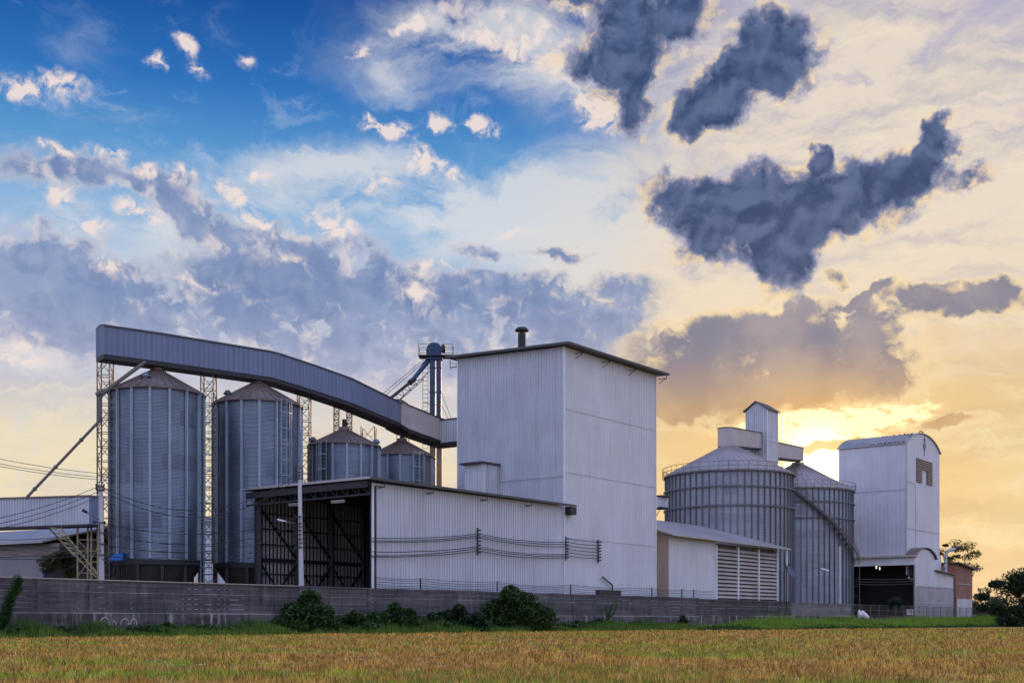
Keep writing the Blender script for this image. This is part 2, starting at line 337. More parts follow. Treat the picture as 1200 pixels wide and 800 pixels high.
# ------------------------------------------------------------------ materials
MAT = {}
def mat_base(name):
    m = bpy.data.materials.new(name); m.use_nodes = True; n = m.node_tree; n.nodes.clear(); b = NB(n)
    pr = b.n('ShaderNodeBsdfPrincipled'); o = b.n('ShaderNodeOutputMaterial'); n.links.new(pr.outputs[0], o.inputs[0])
    MAT[name] = m; return m, b, pr
def bump(b, pr, h, strength=.3, dist=.02):
    q = b.n('ShaderNodeBump'); b.put(q.inputs['Height'], h); q.inputs['Strength'].default_value = strength; q.inputs['Distance'].default_value = dist
    b.nt.links.new(q.outputs[0], pr.inputs['Normal'])
def worn(name, base, dirt=(.12, .10, .09), rough=.5, metal=0.0, amt=.35, streak=.4, var=.12, bmp=.15, panel=None, rib=None):
    """painted / galvanised surface with blotches, vertical run marks and optional sheet to sheet variation"""
    m, b, pr = mat_base(name)
    co = b.n('ShaderNodeTexCoord').outputs['Object']
    n1 = b.noise(co, .35, 6, .6); n2 = b.noise(b.vm('MULTIPLY', co, (2.6, 2.6, .16)), 1.2, 6, .65); n3 = b.noise(co, 6, 4, .6)
    c = b.mix(b.ss(n1, .3, .7), tuple(x*(1-var) for x in base), tuple(min(1, x*(1+var)) for x in base))
    if panel:
        x, y, z = b.sep(co)
        u = b.m('ADD', b.m('MULTIPLY', x, .62), b.m('MULTIPLY', y, .78))
        v = b.m('ADD', b.m('MULTIPLY', x, -.78), b.m('MULTIPLY', y, .62))
        cell = b.comb(b.m('FLOOR', b.m('DIVIDE', u, panel[0])), b.m('FLOOR', b.m('DIVIDE', v, panel[0])), b.m('FLOOR', b.m('DIVIDE', z, panel[1])))
        wn = b.n('ShaderNodeTexWhiteNoise'); b.put(wn.inputs[0], cell)
        c = b.mix(b.m('MULTIPLY', wn.outputs[0], panel[2]), c, tuple(x*.72 for x in base))
        if rib:   # shade between the ribs, painted into the colour as darker bands
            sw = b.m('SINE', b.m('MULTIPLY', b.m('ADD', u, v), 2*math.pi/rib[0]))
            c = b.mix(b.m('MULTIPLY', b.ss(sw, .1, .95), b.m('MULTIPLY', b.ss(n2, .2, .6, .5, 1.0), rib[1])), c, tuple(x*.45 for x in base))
    c = b.mix(b.m('MULTIPLY', b.ss(n2, .48, .80), streak), c, dirt)
    c = b.mix(b.m('MULTIPLY', b.ss(n3, .55, .8), amt*.5), c, dirt)
    if rib:
        n5 = b.noise(b.vm('MULTIPLY', b.vm('ADD', co, (31, 7, 3)), (3.2, 3.2, .10)), 1.1, 5, .6); n6 = b.noise(b.vm('ADD', co, (5, 3, 40)), .16, 3, .5)
        c = b.mix(b.m('MULTIPLY', b.m('MULTIPLY', b.ss(n5, .58, .72), b.ss(n6, .45, .6)), .45), c, (.26, .19, .14))
        bump(b, pr, b.noise(b.vm('MULTIPLY', co, (.8, .8, .35)), 1.0, 3, .5), .5, .05); bmp = 0
    b.put(pr.inputs['Base Color'], c)
    b.put(pr.inputs['Roughness'], b.ss(n1, .2, .8, rough-.08, rough+.12, 'LINEAR')); pr.inputs['Metallic'].default_value = metal
    if bmp: bump(b, pr, b.noise(co, 2.2, 5, .6), bmp, .03)
    return m
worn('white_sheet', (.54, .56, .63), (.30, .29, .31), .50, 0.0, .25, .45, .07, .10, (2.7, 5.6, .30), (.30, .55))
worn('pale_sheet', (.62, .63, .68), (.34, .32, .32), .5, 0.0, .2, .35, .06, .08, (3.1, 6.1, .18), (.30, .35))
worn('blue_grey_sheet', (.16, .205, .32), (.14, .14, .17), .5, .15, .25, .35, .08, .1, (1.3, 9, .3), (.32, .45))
worn('trim_white', (.72, .73, .78), (.3, .28, .27), .5, 0, .2, .2)
worn('tan_sheet', (.50, .41, .35), (.2, .16, .13), .6, 0, .3, .3)
worn('dark_roof', (.07, .07, .08), (.04, .04, .04), .5, .3)
worn('roof_sheet', (.38, .36, .37), (.25, .19, .15), .45, .4, .4, .4)
worn('rust_roof', (.19, .14, .125), (.10, .07, .055), .55, .35, .5, .5, .2)
worn('grey_roof', (.40, .36, .36), (.22, .17, .14), .5, .4, .4, .4, .12)
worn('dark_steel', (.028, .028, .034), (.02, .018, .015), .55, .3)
worn('lattice_steel', (.15, .13, .115), (.08, .045, .02), .6, .4)
worn('yellow_steel', (.33, .27, .15), (.14, .07, .03), .6, .1)
worn('galv', (.46, .52, .57), (.25, .22, .2), .45, .4)
worn('ladder_steel', (.24, .32, .37), (.15, .15, .15), .5, .4)
worn('stiffener', (.33, .375, .46), (.26, .22, .2), .5, .35)
worn('dark_stiffener', (.13, .145, .175), (.07, .06, .05), .5, .4)
worn('blue_paint', (.012, .048, .13), (.015, .03, .06), .4, .1)
worn('blue_tarp', (.02, .15, .50), (.01, .05, .15), .5, 0)
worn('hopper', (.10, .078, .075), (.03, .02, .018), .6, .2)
worn('concrete_pole', (.50, .50, .53), (.25, .24, .23), .8, 0, .3, .3)
worn('brick_wall', (.27, .135, .10), (.2, .1, .07), .85, 0, .4, .3, .18)
worn('plaster', (.52, .50, .53), (.25, .22, .2), .85, 0, .4, .5, .12)
worn('cement_board', (.42, .39, .40), (.17, .14, .12), .85, 0, .5, .7, .15, .2, (1.6, 1.4, .5))
worn('lap_grey', (.36, .37, .42), (.2, .19, .2), .5, 0, .3, .3)
worn('grey_wall', (.27, .26, .28), (.15, .14, .13), .85, 0, .4, .5)
worn('far_sheet', (.58, .58, .65), (.34, .32, .32), .5, 0.0, .2, .35, .07, .08, (3.1, 6.1, .25))
worn('slat', (.46, .41, .40), (.3, .24, .2), .6, 0, .3, .3)
worn('louvre_beige', (.44, .39, .37), (.2, .14, .11), .6, 0, .3, .3)
worn('wood', (.23, .11, .05), (.1, .05, .03), .7, 0)
worn('bag_white', (.8, .8, .82), (.5, .5, .5), .6, 0)
worn('black_rubber', (.02, .02, .022), (.01, .01, .01), .6, 0)
worn('bird_grey', (.06, .06, .07), (.03, .03, .03), .8, 0)
worn('soil', (.07, .06, .05), (.04, .03, .025), .95, 0)
def lamp_mat():
    m, b, pr = mat_base('lamp_white'); pr.inputs['Base Color'].default_value = (.9, .9, .9, 1); pr.inputs['Roughness'].default_value = .3
    pr.inputs['Emission Color'].default_value = (1, .78, .45, 1); pr.inputs['Emission Strength'].default_value = 1.6
lamp_mat()
worn('lamp_shell', (.75, .76, .78), (.5, .5, .5), .35, .2)

def silo_mat(name, base, ring=.105, sheet_h=1.12, nsheet=16, a0=0.0, varr=.35, metal=.55, dirt=(.13, .115, .11)):
    m, b, pr = mat_base(name)
    co = b.n('ShaderNodeTexCoord').outputs['Object']; x, y, z = b.sep(co)
    th = b.m('MULTIPLY', b.m('ADD', b.m('ARCTAN2', y, x), math.pi + a0), nsheet/(2*math.pi))
    row = b.m('DIVIDE', z, sheet_h)
    wn = b.n('ShaderNodeTexWhiteNoise'); b.put(wn.inputs[0], b.comb(b.m('FLOOR', th), b.m('FLOOR', row), 0.0))
    rn = b.n('ShaderNodeTexWhiteNoise'); b.put(rn.inputs[0], b.comb(0.0, b.m('FLOOR', row), 3.0))
    n1 = b.noise(co, .5, 6, .6); n2 = b.noise(b.vm('MULTIPLY', co, (2.0, 2.0, .12)), 1.6, 7, .65)
    hz = b.noise(b.vm('MULTIPLY', co, (.15, .15, 9.0)), 1.0, 4, .7)
    c = b.mix(b.m('MULTIPLY', b.m('POWER', wn.outputs[0], 2.2), varr), base, tuple(v*.5 for v in base))
    c = b.mix(b.m('MULTIPLY', rn.outputs[0], .22), c, tuple(min(1, v*1.45) for v in base))
    c = b.mix(b.m('MULTIPLY', b.ss(hz, .45, .7), .35), c, tuple(v*.6 for v in base))
    c = b.mix(b.m('MULTIPLY', b.ss(n2, .5, .75), .45), c, dirt)
    c = b.mix(b.m('MULTIPLY', b.ss(n1, .5, .75), .25), c, tuple(min(1, v*1.3) for v in base))
    fr = b.m('FRACT', row); seam = b.ss(fr, .0, .06, 1, 0)
    c = b.mix(b.m('MULTIPLY', seam, .45), c, tuple(v*.4 for v in base))
    b.put(pr.inputs['Base Color'], c); pr.inputs['Metallic'].default_value = metal
    b.put(pr.inputs['Roughness'], b.ss(n1, .3, .7, .34, .5, 'LINEAR'))
    wv = b.m('SINE', b.m('MULTIPLY', z, 2*math.pi/ring))
    bump(b, pr, wv, .55, .012)
silo_mat('silo_steel', (.18, .22, .275), varr=.7, metal=.8)
silo_mat('big_silo_steel', (.28, .295, .345), .12, 1.15, 29, varr=.45, metal=.65)

def conc_mat(name, base, light, dark, sk=.25):
    m, b, pr = mat_base(name)
    co = b.n('ShaderNodeTexCoord').outputs['Object']
    x, y, z = b.sep(co)
    u = b.m('ADD', b.m('MULTIPLY', x, .6212), b.m('MULTIPLY', y, .7837))
    uz = b.comb(u, 0.0, z)
    n1 = b.noise(b.vm('MULTIPLY', uz, (.22, 1, 1.2)), 1.0, 8, .65); n2 = b.noise(b.vm('MULTIPLY', uz, (2.2, 1, .22)), 1.3, 8, .7)
    n3 = b.noise(uz, 4.5, 7, .7); n4 = b.noise(b.vm('MULTIPLY', uz, (.5, 1, 9)), 1.4, 6, .7)
    c = b.mix(b.ss(n1, .33, .67), dark, base)
    wn = b.n('ShaderNodeTexWhiteNoise'); b.put(wn.inputs[0], b.comb(b.m('FLOOR', b.m('DIVIDE', u, 3.0)), b.m('FLOOR', b.m('DIVIDE', z, .31)), 0.0))
    c = b.mix(b.m('MULTIPLY', wn.outputs[0], .5), c, dark)
    c = b.mix(b.m('MULTIPLY', b.ss(n4, .55, .75), .6), c, tuple(v*.6 for v in dark))
    c = b.mix(b.m('MULTIPLY', b.ss(n2, .52, .70), sk), c, light)
    c = b.mix(b.m('MULTIPLY', b.ss(n2, .48, .34), .7), c, tuple(v*.6 for v in dark))
    c = b.mix(b.m('MULTIPLY', b.ss(n3, .66, .76), .55), c, light)
    b.put(pr.inputs['Base Color'], c); pr.inputs['Roughness'].default_value = .9
    bump(b, pr, n3, .6, .03)
conc_mat('wall_planks', (.150, .132, .140), (.34, .32, .32), (.055, .048, .055))
conc_mat('wall_planks_dark', (.10, .085, .085), (.28, .25, .24), (.04, .034, .036))
conc_mat('wall_planks_pale', (.24, .215, .22), (.38, .35, .34), (.13, .115, .12))
conc_mat('wall_base', (.16, .145, .145), (.50, .47, .45), (.035, .032, .030), .8)
conc_mat('mortar', (.55, .52, .50), (.7, .68, .65), (.14, .13, .13))

def foliage_mat(name, dark, light, tr=.25, hue=None):
    m, b, pr = mat_base(name)
    gi = b.n('ShaderNodeNewGeometry').outputs['Random Per Island']
    co = b.n('ShaderNodeTexCoord').outputs['Object']
    n = b.noise(co, 1.1, 3, .6)
    c = b.mix(b.m('ADD', b.m('MULTIPLY', gi, .6), b.m('MULTIPLY', b.ss(n, .35, .65), .4)), dark, light)
    if hue: c = b.mix(b.ss(gi, .88, .93), c, hue)
    b.put(pr.inputs['Base Color'], c); pr.inputs['Roughness'].default_value = .6
    tl = b.n('ShaderNodeBsdfTranslucent'); b.put(tl.inputs[0], c)
    mx = b.n('ShaderNodeMixShader'); mx.inputs[0].default_value = tr
    b.nt.links.new(pr.outputs[0], mx.inputs[1]); b.nt.links.new(tl.outputs[0], mx.inputs[2])
    b.nt.links.new(mx.outputs[0], b.nt.nodes['Material Output'].inputs[0])
foliage_mat('bush_leaf', (.010, .030, .008), (.075, .150, .030))
foliage_mat('dark_leaf', (.012, .026, .014), (.040, .075, .026))
foliage_mat('tree_leaf', (.05, .06, .015), (.16, .15, .035), .4)
foliage_mat('far_leaf', (.07, .075, .035), (.15, .14, .06), .3)
foliage_mat('grass_leaf', (.03, .095, .008), (.17, .32, .025), .35, (.32, .28, .10))
foliage_mat('bright_grass', (.08, .20, .01), (.32, .50, .04), .35, (.40, .34, .12))
foliage_mat('creeper_leaf', (.010, .045, .008), (.05, .15, .018))
worn('bark', (.12, .09, .07), (.05, .04, .03), .9, 0)

def field_color(b, co):
    """colour patches of the cut rice field, by position on the ground"""
    x, y, z = b.sep(co)
    p = b.comb(b.m('MULTIPLY', x, .40), b.m('MULTIPLY', y, 1.0), 0.0)
    n1 = b.noise(p, .22, 5, .6, .4); n2 = b.noise(b.comb(x, y, 5.0), 1.7, 5, .65); n3 = b.noise(b.comb(b.m('MULTIPLY', x, .12), b.m('MULTIPLY', y, .55), 9.0), .8, 4, .6)
    return n1, n2, n3
def field_mat(name, kind):
    m, b, pr = mat_base(name)
    co = b.n('ShaderNodeNewGeometry').outputs['Position']
    n1, n2, n3 = field_color(b, co)
    x, y, z_ = b.sep(co)
    n7 = b.noise(b.comb(b.m('MULTIPLY', x, 1.6), b.m('MULTIPLY', y, 2.2), 2.0), 1.6, 3, .6)
    g = b.ss(b.m('ADD', b.m('MULTIPLY', n1, .55), b.m('MULTIPLY', n3, .45)), .51, .57)
    straw = b.mix(b.ss(n2, .38, .62), (.46, .19, .025), (.98, .58, .10))
    green = b.mix(b.ss(n2, .38, .62), (.17, .35, .012), (.56, .70, .04))
    c = b.mix(b.m('MULTIPLY', g, .85), straw, green)
    c = b.mix(b.m('MULTIPLY', b.ss(n7, .52, .40), .7), c, (.13, .055, .015))
    c = b.mix(b.m('MULTIPLY', b.ss(n7, .56, .68), .6), c, (.98, .76, .36))
    if kind == 'blade':
        gi = b.n('ShaderNodeNewGeometry').outputs['Random Per Island']
        c = b.mix(b.m('MULTIPLY', b.ss(gi, .0, 1.0, 0, 1, 'LINEAR'), .45), c, b.mix(g, (.98, .66, .18), (.62, .66, .06)))
        c = b.mix(b.m('MULTIPLY', b.ss(gi, .72, .74), .85), c, (.12, .045, .012))
        tl = b.n('ShaderNodeBsdfTranslucent'); b.put(tl.inputs[0], c)
        mx = b.n('ShaderNodeMixShader'); mx.inputs[0].default_value = .3
        b.nt.links.new(pr.outputs[0], mx.inputs[1]); b.nt.links.new(tl.outputs[0], mx.inputs[2])
        b.nt.links.new(mx.outputs[0], b.nt.nodes['Material Output'].inputs[0])
    else:
        far = b.sep(co)[1]
        c = b.mix(b.m('MULTIPLY', b.ss(b.noise(co, 5, 5, .7), .42, .58), .7), c, (.10, .05, .015))
        c = b.mix(b.ss(far, 220, 330), c, (.10, .12, .05))
        bump(b, pr, b.noise(co, 6, 6, .7), .8, .06)
    b.put(pr.inputs['Base Color'], c); pr.inputs['Roughness'].default_value = .85
field_mat('field_ground', 'ground'); field_mat('stubble', 'blade')

# ================================================================== GROUND
g = MB(); xs = [-3000, -400, -150, -60, -20, 20, 60, 150, 400, 3000]; ys = [-1500, -100, 0, 40, 80, 120, 200, 400, 1200, 3500]
for i in range(len(xs)-1):
    for j in range(len(ys)-1):
        g.quad(Vector((xs[i], ys[j], 0)), Vector((xs[i+1], ys[j], 0)), Vector((xs[i+1], ys[j+1], 0)), Vector((xs[i], ys[j+1], 0)))
tag(g.build('field', MAT['field_ground']), kind='structure')

# ---- wall line geometry
W0 = Vector((-26.2, 60, 0))
def wl(t, off=0.0, z=0.0): p = W0 + A*t + Bv*off; return Vector((p.x, p.y, z))
def t_at(px, off=0.0):
    r = (px-600)/F; o = W0 + Bv*off
    return (r*o.y - o.x)/(A.x - r*A.y)
yard = MB(); yard.quad(wl(-60, .4, .004), wl(260, .4, .004), wl(260, 140, .004), wl(-60, 140, .004))
tag(yard.build('factory_yard', MAT['soil']), kind='structure')

# ================================================================== BLADES
def blade_mesh(name, xy, h, w, mat, lean=.35, z0=0.0, origin=(0, 0, 0)):
    n = len(xy); a = rng.uniform(0, 2*np.pi, n); la = rng.uniform(0, 2*np.pi, n); ll = rng.uniform(0, lean, n)*h
    V = np.zeros((n*3, 3)); dxy = np.stack([np.cos(a), np.sin(a)], 1)*w[:, None]/2
    V[0::3, :2] = xy-dxy; V[1::3, :2] = xy+dxy; V[2::3, :2] = xy+np.stack([np.cos(la), np.sin(la)], 1)*ll[:, None]
    V[2::3, 2] = h; V[:, 2] += z0; V -= np.array(origin)
    me = bpy.data.meshes.new(name); me.vertices.add(n*3); me.loops.add(n*3); me.polygons.add(n)
    me.vertices.foreach_set('co', V.ravel()); me.loops.foreach_set('vertex_index', np.arange(n*3, dtype=np.int32))
    me.polygons.foreach_set('loop_start', np.arange(0, n*3, 3, dtype=np.int32)); me.polygons.foreach_set('loop_total', np.full(n, 3, dtype=np.int32))
    me.update(calc_edges=True); me.materials.append(MAT[mat])
    o = bpy.data.objects.new(name, me); Acol.objects.link(o); o.location = origin; return o
def wall_side(x, y):   # distance in front of the wall line (positive = field side)
    return -((x-W0.x)*Bv.x + (y-W0.y)*Bv.y)
N = 230000
Y = np.exp(rng.uniform(np.log(9.5), np.log(125), N)); X = rng.uniform(-.50, .50, N)*Y
nt_ = 13000; tx = rng.uniform(-.5, .5, nt_); ty = np.exp(rng.uniform(np.log(9.5), np.log(125), nt_)); tx = tx*ty
ti = rng.integers(0, nt_, N); tf = rng.random(N) < .80; sp = .03+.0016*ty[ti]
X = np.where(tf, tx[ti]+rng.normal(0, 1, N)*sp*1.5, X); Yr = np.where(tf, ty[ti]+rng.normal(0, 1, N)*sp*2.2, Y)
th_ = (.7+.9*rng.random(nt_))[ti]
k = wall_side(X, Yr) > 3.2; X = X[k]; Yr = Yr[k]; tf = tf[k]; th_ = th_[k]
hh_ = rng.uniform(.03, .10, len(X))*np.where(tf, 1.05*th_, .45)*(1+Yr/200)
blade_mesh('rice_stubble', np.stack([X, Yr], 1), hh_, np.maximum(.012, Yr*.00095)*rng.uniform(.6, 1.3, len(X)), 'stubble', .8)
bpy.data.objects['rice_stubble']['kind'] = 'stuff'
# patches of regrown green
N = 60000; Y = np.exp(rng.uniform(np.log(10), np.log(150), N)); X = rng.uniform(-.5, .5, N)*Y
pn = np.sin(X*.31+1.7*np.sin(Y*.11))+np.sin(Y*.45+X*.05)+.6*np.sin(X*.9-Y*.3)
k = (pn > 1.15) & (wall_side(X, Y) > 3.0); X = X[k]; Y = Y[k]
o = blade_mesh('regrown_grass', np.stack([X, Y], 1), rng.uniform(.05, .15, len(X)), np.maximum(.012, Y*.001), 'bright_grass', .8); o['kind'] = 'stuff'
# verge of grass along the wall
def verge(name, t0, t1, o0, o1, n, h0, h1, mat='grass_leaf', w=.03):
    t = rng.uniform(t0, t1, n); of = rng.uniform(o0, o1, n); q = rng.random(n)
    X = W0.x + A.x*t - Bv.x*of; Y = W0.y + A.y*t - Bv.y*of
    lump = .6+.4*np.sin(t*.9+np.sin(t*.31)*3)*np.sin(t*.23+1)
    edge_ = 1-np.abs((of-o0)/(o1-o0)-.35)*.8
    edge_ = edge_*np.where((t > t_at(112)) & (t < t_at(163)), .45, 1.0)
    o = blade_mesh(name, np.stack([X, Y], 1), rng.uniform(h0, h1, n)*lump*edge_+.05, np.full(n, w)*(.6+Y/120), mat, .5); o['kind'] = 'stuff'; return o
verge('verge_grass', -25, 55, .1, 3.4, 36000, .4, 1.2, 'grass_leaf', .05)
verge('verge_grass_dark', -25, 75, .05, 2.2, 36000, .45, 1.3, 'creeper_leaf', .08)
verge('tall_verge_grass', 50, 68, .3, 5.0, 9000, .4, 1.2, 'grass_leaf', .06)
verge('tall_verge_grass', 68, 200, .3, 9.0, 60000, 1.0, 2.1, 'bright_grass', .075)
verge('tall_verge_grass_dark', 60, 200, 6.5, 9.8, 22000, .4, .95, 'creeper_leaf', .08)

# ================================================================== BOUNDARY WALL
def wall_seg(t0, t1, label, mat, ztop=3.12, zf=1.25, off=0.0, cope=False, courses=6, thick=.14):
    w = thing('boundary_wall', wl(t0, off), label, 'wall', 'sections of the precast boundary wall')
    m = MB(); m.prism(wl(0, off), (t0, t1), (0.0, .34), -.3, zf); m.build('foundation', MAT['wall_base'], w)
    m = MB(); h = (ztop-zf-.10)/courses
    bay = 3.0; nb = max(1, round((t1-t0)/bay)); bw = (t1-t0)/nb
    for c in range(courses):
        for k in range(nb):
            jit = random.uniform(-.012, .012)
            m.prism(wl(0, off), (t0+k*bw+.012, t0+(k+1)*bw-.012), (.12+jit, .12+thick+jit), zf+.01+c*h, zf+.01+(c+1)*h-.022)
    m.build('plank_courses', MAT[mat], w)
    m = MB()
    for k in range(nb+1):
        tt = t0+k*bw; m.prism(wl(0, off), (max(t0, tt-.06), min(t1, tt+.06)), (.16, .34), zf-.01, ztop-.1)
    m.build('concrete_posts', MAT[mat], w)
    m = MB(); m.prism(wl(0, off), (t0, t1), (.04, .36), zf+.003, zf+.05)
    m.prism(wl(0, off), (t0+.1, t1-.05), (.098, .13), zf+.01+(courses//2)*h+h-.03, zf+.01+(courses//2)*h+h-.004)
    m.build('mortar_line', MAT['mortar'], w)
    m = MB(); m.prism(wl(0, off), (t0, t1), (.05, .36), ztop-.095, ztop-.04 if cope else ztop); m.build('coping', MAT[mat], w)
    if cope: m = MB(); m.prism(wl(0, off), (t0, t1), (.04, .37), ztop-.038, ztop); m.build('coping_line', MAT['tan_sheet'], w)
    return w
T820 = t_at(820); T930 = t_at(930); T1000 = t_at(1000); T350 = t_at(352)
wseg = wall_seg(-22, T350, 'left stretch of dark plank wall with a pale coping line, ends at the concrete lamp pole', 'wall_planks', cope=True)
wall_seg(T350+.005, T820, 'long middle stretch of dark plank wall behind the bushes with stained base', 'wall_planks')
wall_seg(T820+.005, T930, 'very dark blackened wall section in front of the louvred shed', 'wall_planks_dark', ztop=3.05, zf=1.35, off=.12)
wall_seg(T930+.005, T1000, 'pale short wall section just left of the steel fence', 'wall_planks_pale', ztop=2.95, zf=1.4, off=.2, courses=5)
# painted arches on the left foundation
m = MB()
for px, w_, h_ in ((122.5, .28, .42), (133.5, .12, .22), (146, .27, .34), (156.5, .20, .34)):
    t = t_at(px); c = wl(t, -.012, .62); pts = []
    rw = w_
    for k in range(11):
        a = math.pi*k/10; pts.append(c + A*(-math.cos(a)*rw) + UP*(h_*math.sin(a)))
    m.path(pts, .035, 5)
m.build('painted_arches', MAT['slat'], wseg)
low = thing('low_wall', wl(T1000), 'low dark kerb wall under the steel fence at the right', 'wall')
m = MB(); m.prism(wl(0), (T1000+.01, T1000+80), (.1, .4), -.2, 1.35); m.build('kerb', MAT['wall_base'], low)

# steel fence on it
fe = thing('steel_fence', wl(T1000, .25, 1.35), 'thin steel picket fence running right from the pale wall section', 'fence')
tE = t_at(1172)
k = T1000+.3
while k < tE: m = MB(); m.bar(wl(k, .25, 1.35), wl(k, .25, 2.95), .07); m.build('post', MAT['lattice_steel'], fe); k += 3.0
m = MB()
for z in (1.5, 2.2, 2.9): m.bar(wl(T1000, .25, z), wl(tE, .25, z), .045)
m.build('rails', MAT['lattice_steel'], fe)
m = MB(); k = T1000+.3
while k < tE: m.bar(wl(k, .25, 1.4), wl(k, .25, 2.9), .022); k += .3
m.build('pickets', MAT['lattice_steel'], fe)

# barbed wire posts on the wall
tb = [(495, 5), (585, 5), (671, 5), (766, 4), (801, 4), (815, 4)]
bw = thing('barbed_wire_fence', wl(t_at(495), .2, 3.1), 'strands of barbed wire on short posts along the top of the wall', 'fence')
for px, nn in tb:
    t = t_at(px); m = MB(); m.bar(wl(t, .2, 3.1), wl(t, .2, 3.95), .09)
    for z in (3.25, 3.42, 3.59, 3.76, 3.9): m.bar(wl(t-.09, .14, z), wl(t+.09, .14, z), .05)
    m.build('post', MAT['dark_steel'], bw)
ts = [t_at(440)] + [t_at(p) for p, _ in tb] + [t_at(838)]
m = MB()
for i, z in enumerate((3.25, 3.42, 3.59, 3.76, 3.9)):
    for a, b in zip(ts, ts[1:]):
        pts = []; sag = (.10+.10*random.random())*min(1, (b-a)/8)
        for k in range(9):
            u = k/8; pts.append(wl(a+(b-a)*u, .14, z-sag*4*u*(1-u)+random.uniform(-.01, .01)))
        m.path(pts, .017, 4)
m.build('wire_strands', MAT['black_rubber'], bw)

# ================================================================== MAIN BUILDING
Yc = 83.0; C1 = G(437, Yc); t1 = 23.06; C = C1 + A*t1; LW = 14.96; LB = 12.08
mb_ = thing('mill_building', C, 'tall pale ribbed-steel mill building with a dark overhanging roof and chimney', 'building')
zc, ze = 24.45, 25.05
m = MB(); m.corr(C + Bv*LB, C, (0, 0), (ze, zc), -A, .30, .075)
m.build('left_cladding', MAT['white_sheet'], mb_)
m = MB(); m.corr(C, C + A*LW, (0, 0), (zc, zc), -Bv, .30, .03)
m.build('front_cladding', MAT['pale_sheet'], mb_)
m = MB(); m.corr(C + A*LW, C + A*LW + Bv*LB, (0, 0), (zc, ze), A, .6, .03); m.corr(C + A*LW + Bv*LB, C + Bv*LB, (0, 0), (ze, ze), Bv, .6, .03)
m.build('rear_cladding', MAT['pale_sheet'], mb_)
m = MB()
for z in (19.1, 13.65, 8.0):
    m.bar(C - Bv*.03 + UP*z + A*.02, C - Bv*.03 + A*LW + UP*z, .03, .03)
for z in (13.3,):
    m.bar(C - A*.06 + UP*z, C - A*.06 + Bv*LB + UP*z, .03, .05)
m.build('sheet_laps', MAT['lap_grey'], mb_)
m = MB(); m.bar(C - A*.05 - Bv*.05, C - A*.05 - Bv*.05 + UP*zc, .12, .12, A); m.build('corner_trim', MAT['trim_white'], mb_)
m = MB(); m.bar(C - Bv*.04 + A*LW, C - Bv*.04 + A*LW + UP*zc, .12, .12, A); m.build('corner_trim', MAT['trim_white'], mb_)
m = MB(); m.bar(C - A*.05 + Bv*LB, C - A*.05 + Bv*LB + UP*ze, .12, .12, A)
m.build('corner_trim', MAT['trim_white'], mb_)
def pl(a, b, z): p = C + A*a + Bv*b; return Vector((p.x, p.y, z))
zr = lambda b: zc + (ze-zc)*b/LB + .06
m = MB(); m.hexa([pl(-.7, -1.0, zr(-1)), pl(LW+1.0, -1.0, zr(-1)), pl(LW+1.0, LB+1, zr(LB+1)), pl(-.7, LB+1, zr(LB+1)),
                  pl(-.7, -1.0, zr(-1)+.18), pl(LW+1.0, -1.0, zr(-1)+.18), pl(LW+1.0, LB+1, zr(LB+1)+.18), pl(-.7, LB+1, zr(LB+1)+.18)])
roof = m.build('roof', MAT['dark_roof'], mb_)
for a in (1.6, 5.9, 10.2, LW+.5):
    m = MB(); m.bar(pl(a, -.95, zc-.35), pl(a, -.05, zc-.35), .06); m.bar(pl(a, -.95, zc-.35), pl(a, -.95, zr(-1)), .06); m.bar(pl(a+.0, -.05, zc-.8), pl(a, -.9, zc-.35), .04); m.build('eave_bracket', MAT['dark_steel'], mb_)
m = MB()
m.bar(pl(-.05, LB+.95, ze-.7), pl(-.05, LB+.05, ze-.7), .07); m.bar(pl(-.05, LB+.95, ze-.7), pl(-.05, LB+.95, ze), .07); m.bar(pl(-.05, LB+.1, ze-.5), pl(-.05, LB+.9, ze-.2), .04)
m.build('eave_bracket', MAT['dark_steel'], mb_)
# chimney
cb = Vector(((611.5-600)/F*109, 109, 25.0))
chm = MB(); chm.tube(cb, cb+UP*2.5, .36, n=20); chm.build('flue', MAT['dark_steel'], mb_, smooth=True)
chm = MB(); chm.tube(cb+UP*2.85, cb+UP*3.05, .62, .42, n=20); chm.tube(cb+UP*2.74, cb+UP*2.85, .66, .62, n=20)
for k in range(4): a = k*math.pi/2; chm.bar(cb+UP*2.4+Vector((math.cos(a)*.33, math.sin(a)*.33, 0)), cb+UP*2.8+Vector((math.cos(a)*.33, math.sin(a)*.33, 0)), .04)
chm.build('flue_cap', MAT['dark_steel'], mb_)
# box duct on the left face
d0 = C + Bv*9.25
du = thing('wall_duct', d0 - A*1.8, 'narrow ribbed box duct with dark lid on the tall building', 'duct')
zt = 14.75
m = MB(); m.corr(d0 - A*2.35, d0 - A*2.35 - Bv*2.05, (8, 8), (zt, zt), -A, .5, .015); m.corr(d0 - A*.06, d0 - A*2.35, (8, 8), (zt, zt), Bv, .3, .04); m.build('duct_cladding', MAT['pale_sheet'], du)
m = MB(); m.corr(d0 - A*2.35 - Bv*2.05, d0 - A*.06 - Bv*2.05, (8, 8), (zt, zt), -Bv, .38, .12); m.build('duct_side', MAT['pale_sheet'], du)
m = MB(); m.prism(d0, (-2.75, -.06), (-2.3, .35), zt+.01, zt+.16); m.build('duct_lid', MAT['dark_roof'], du)

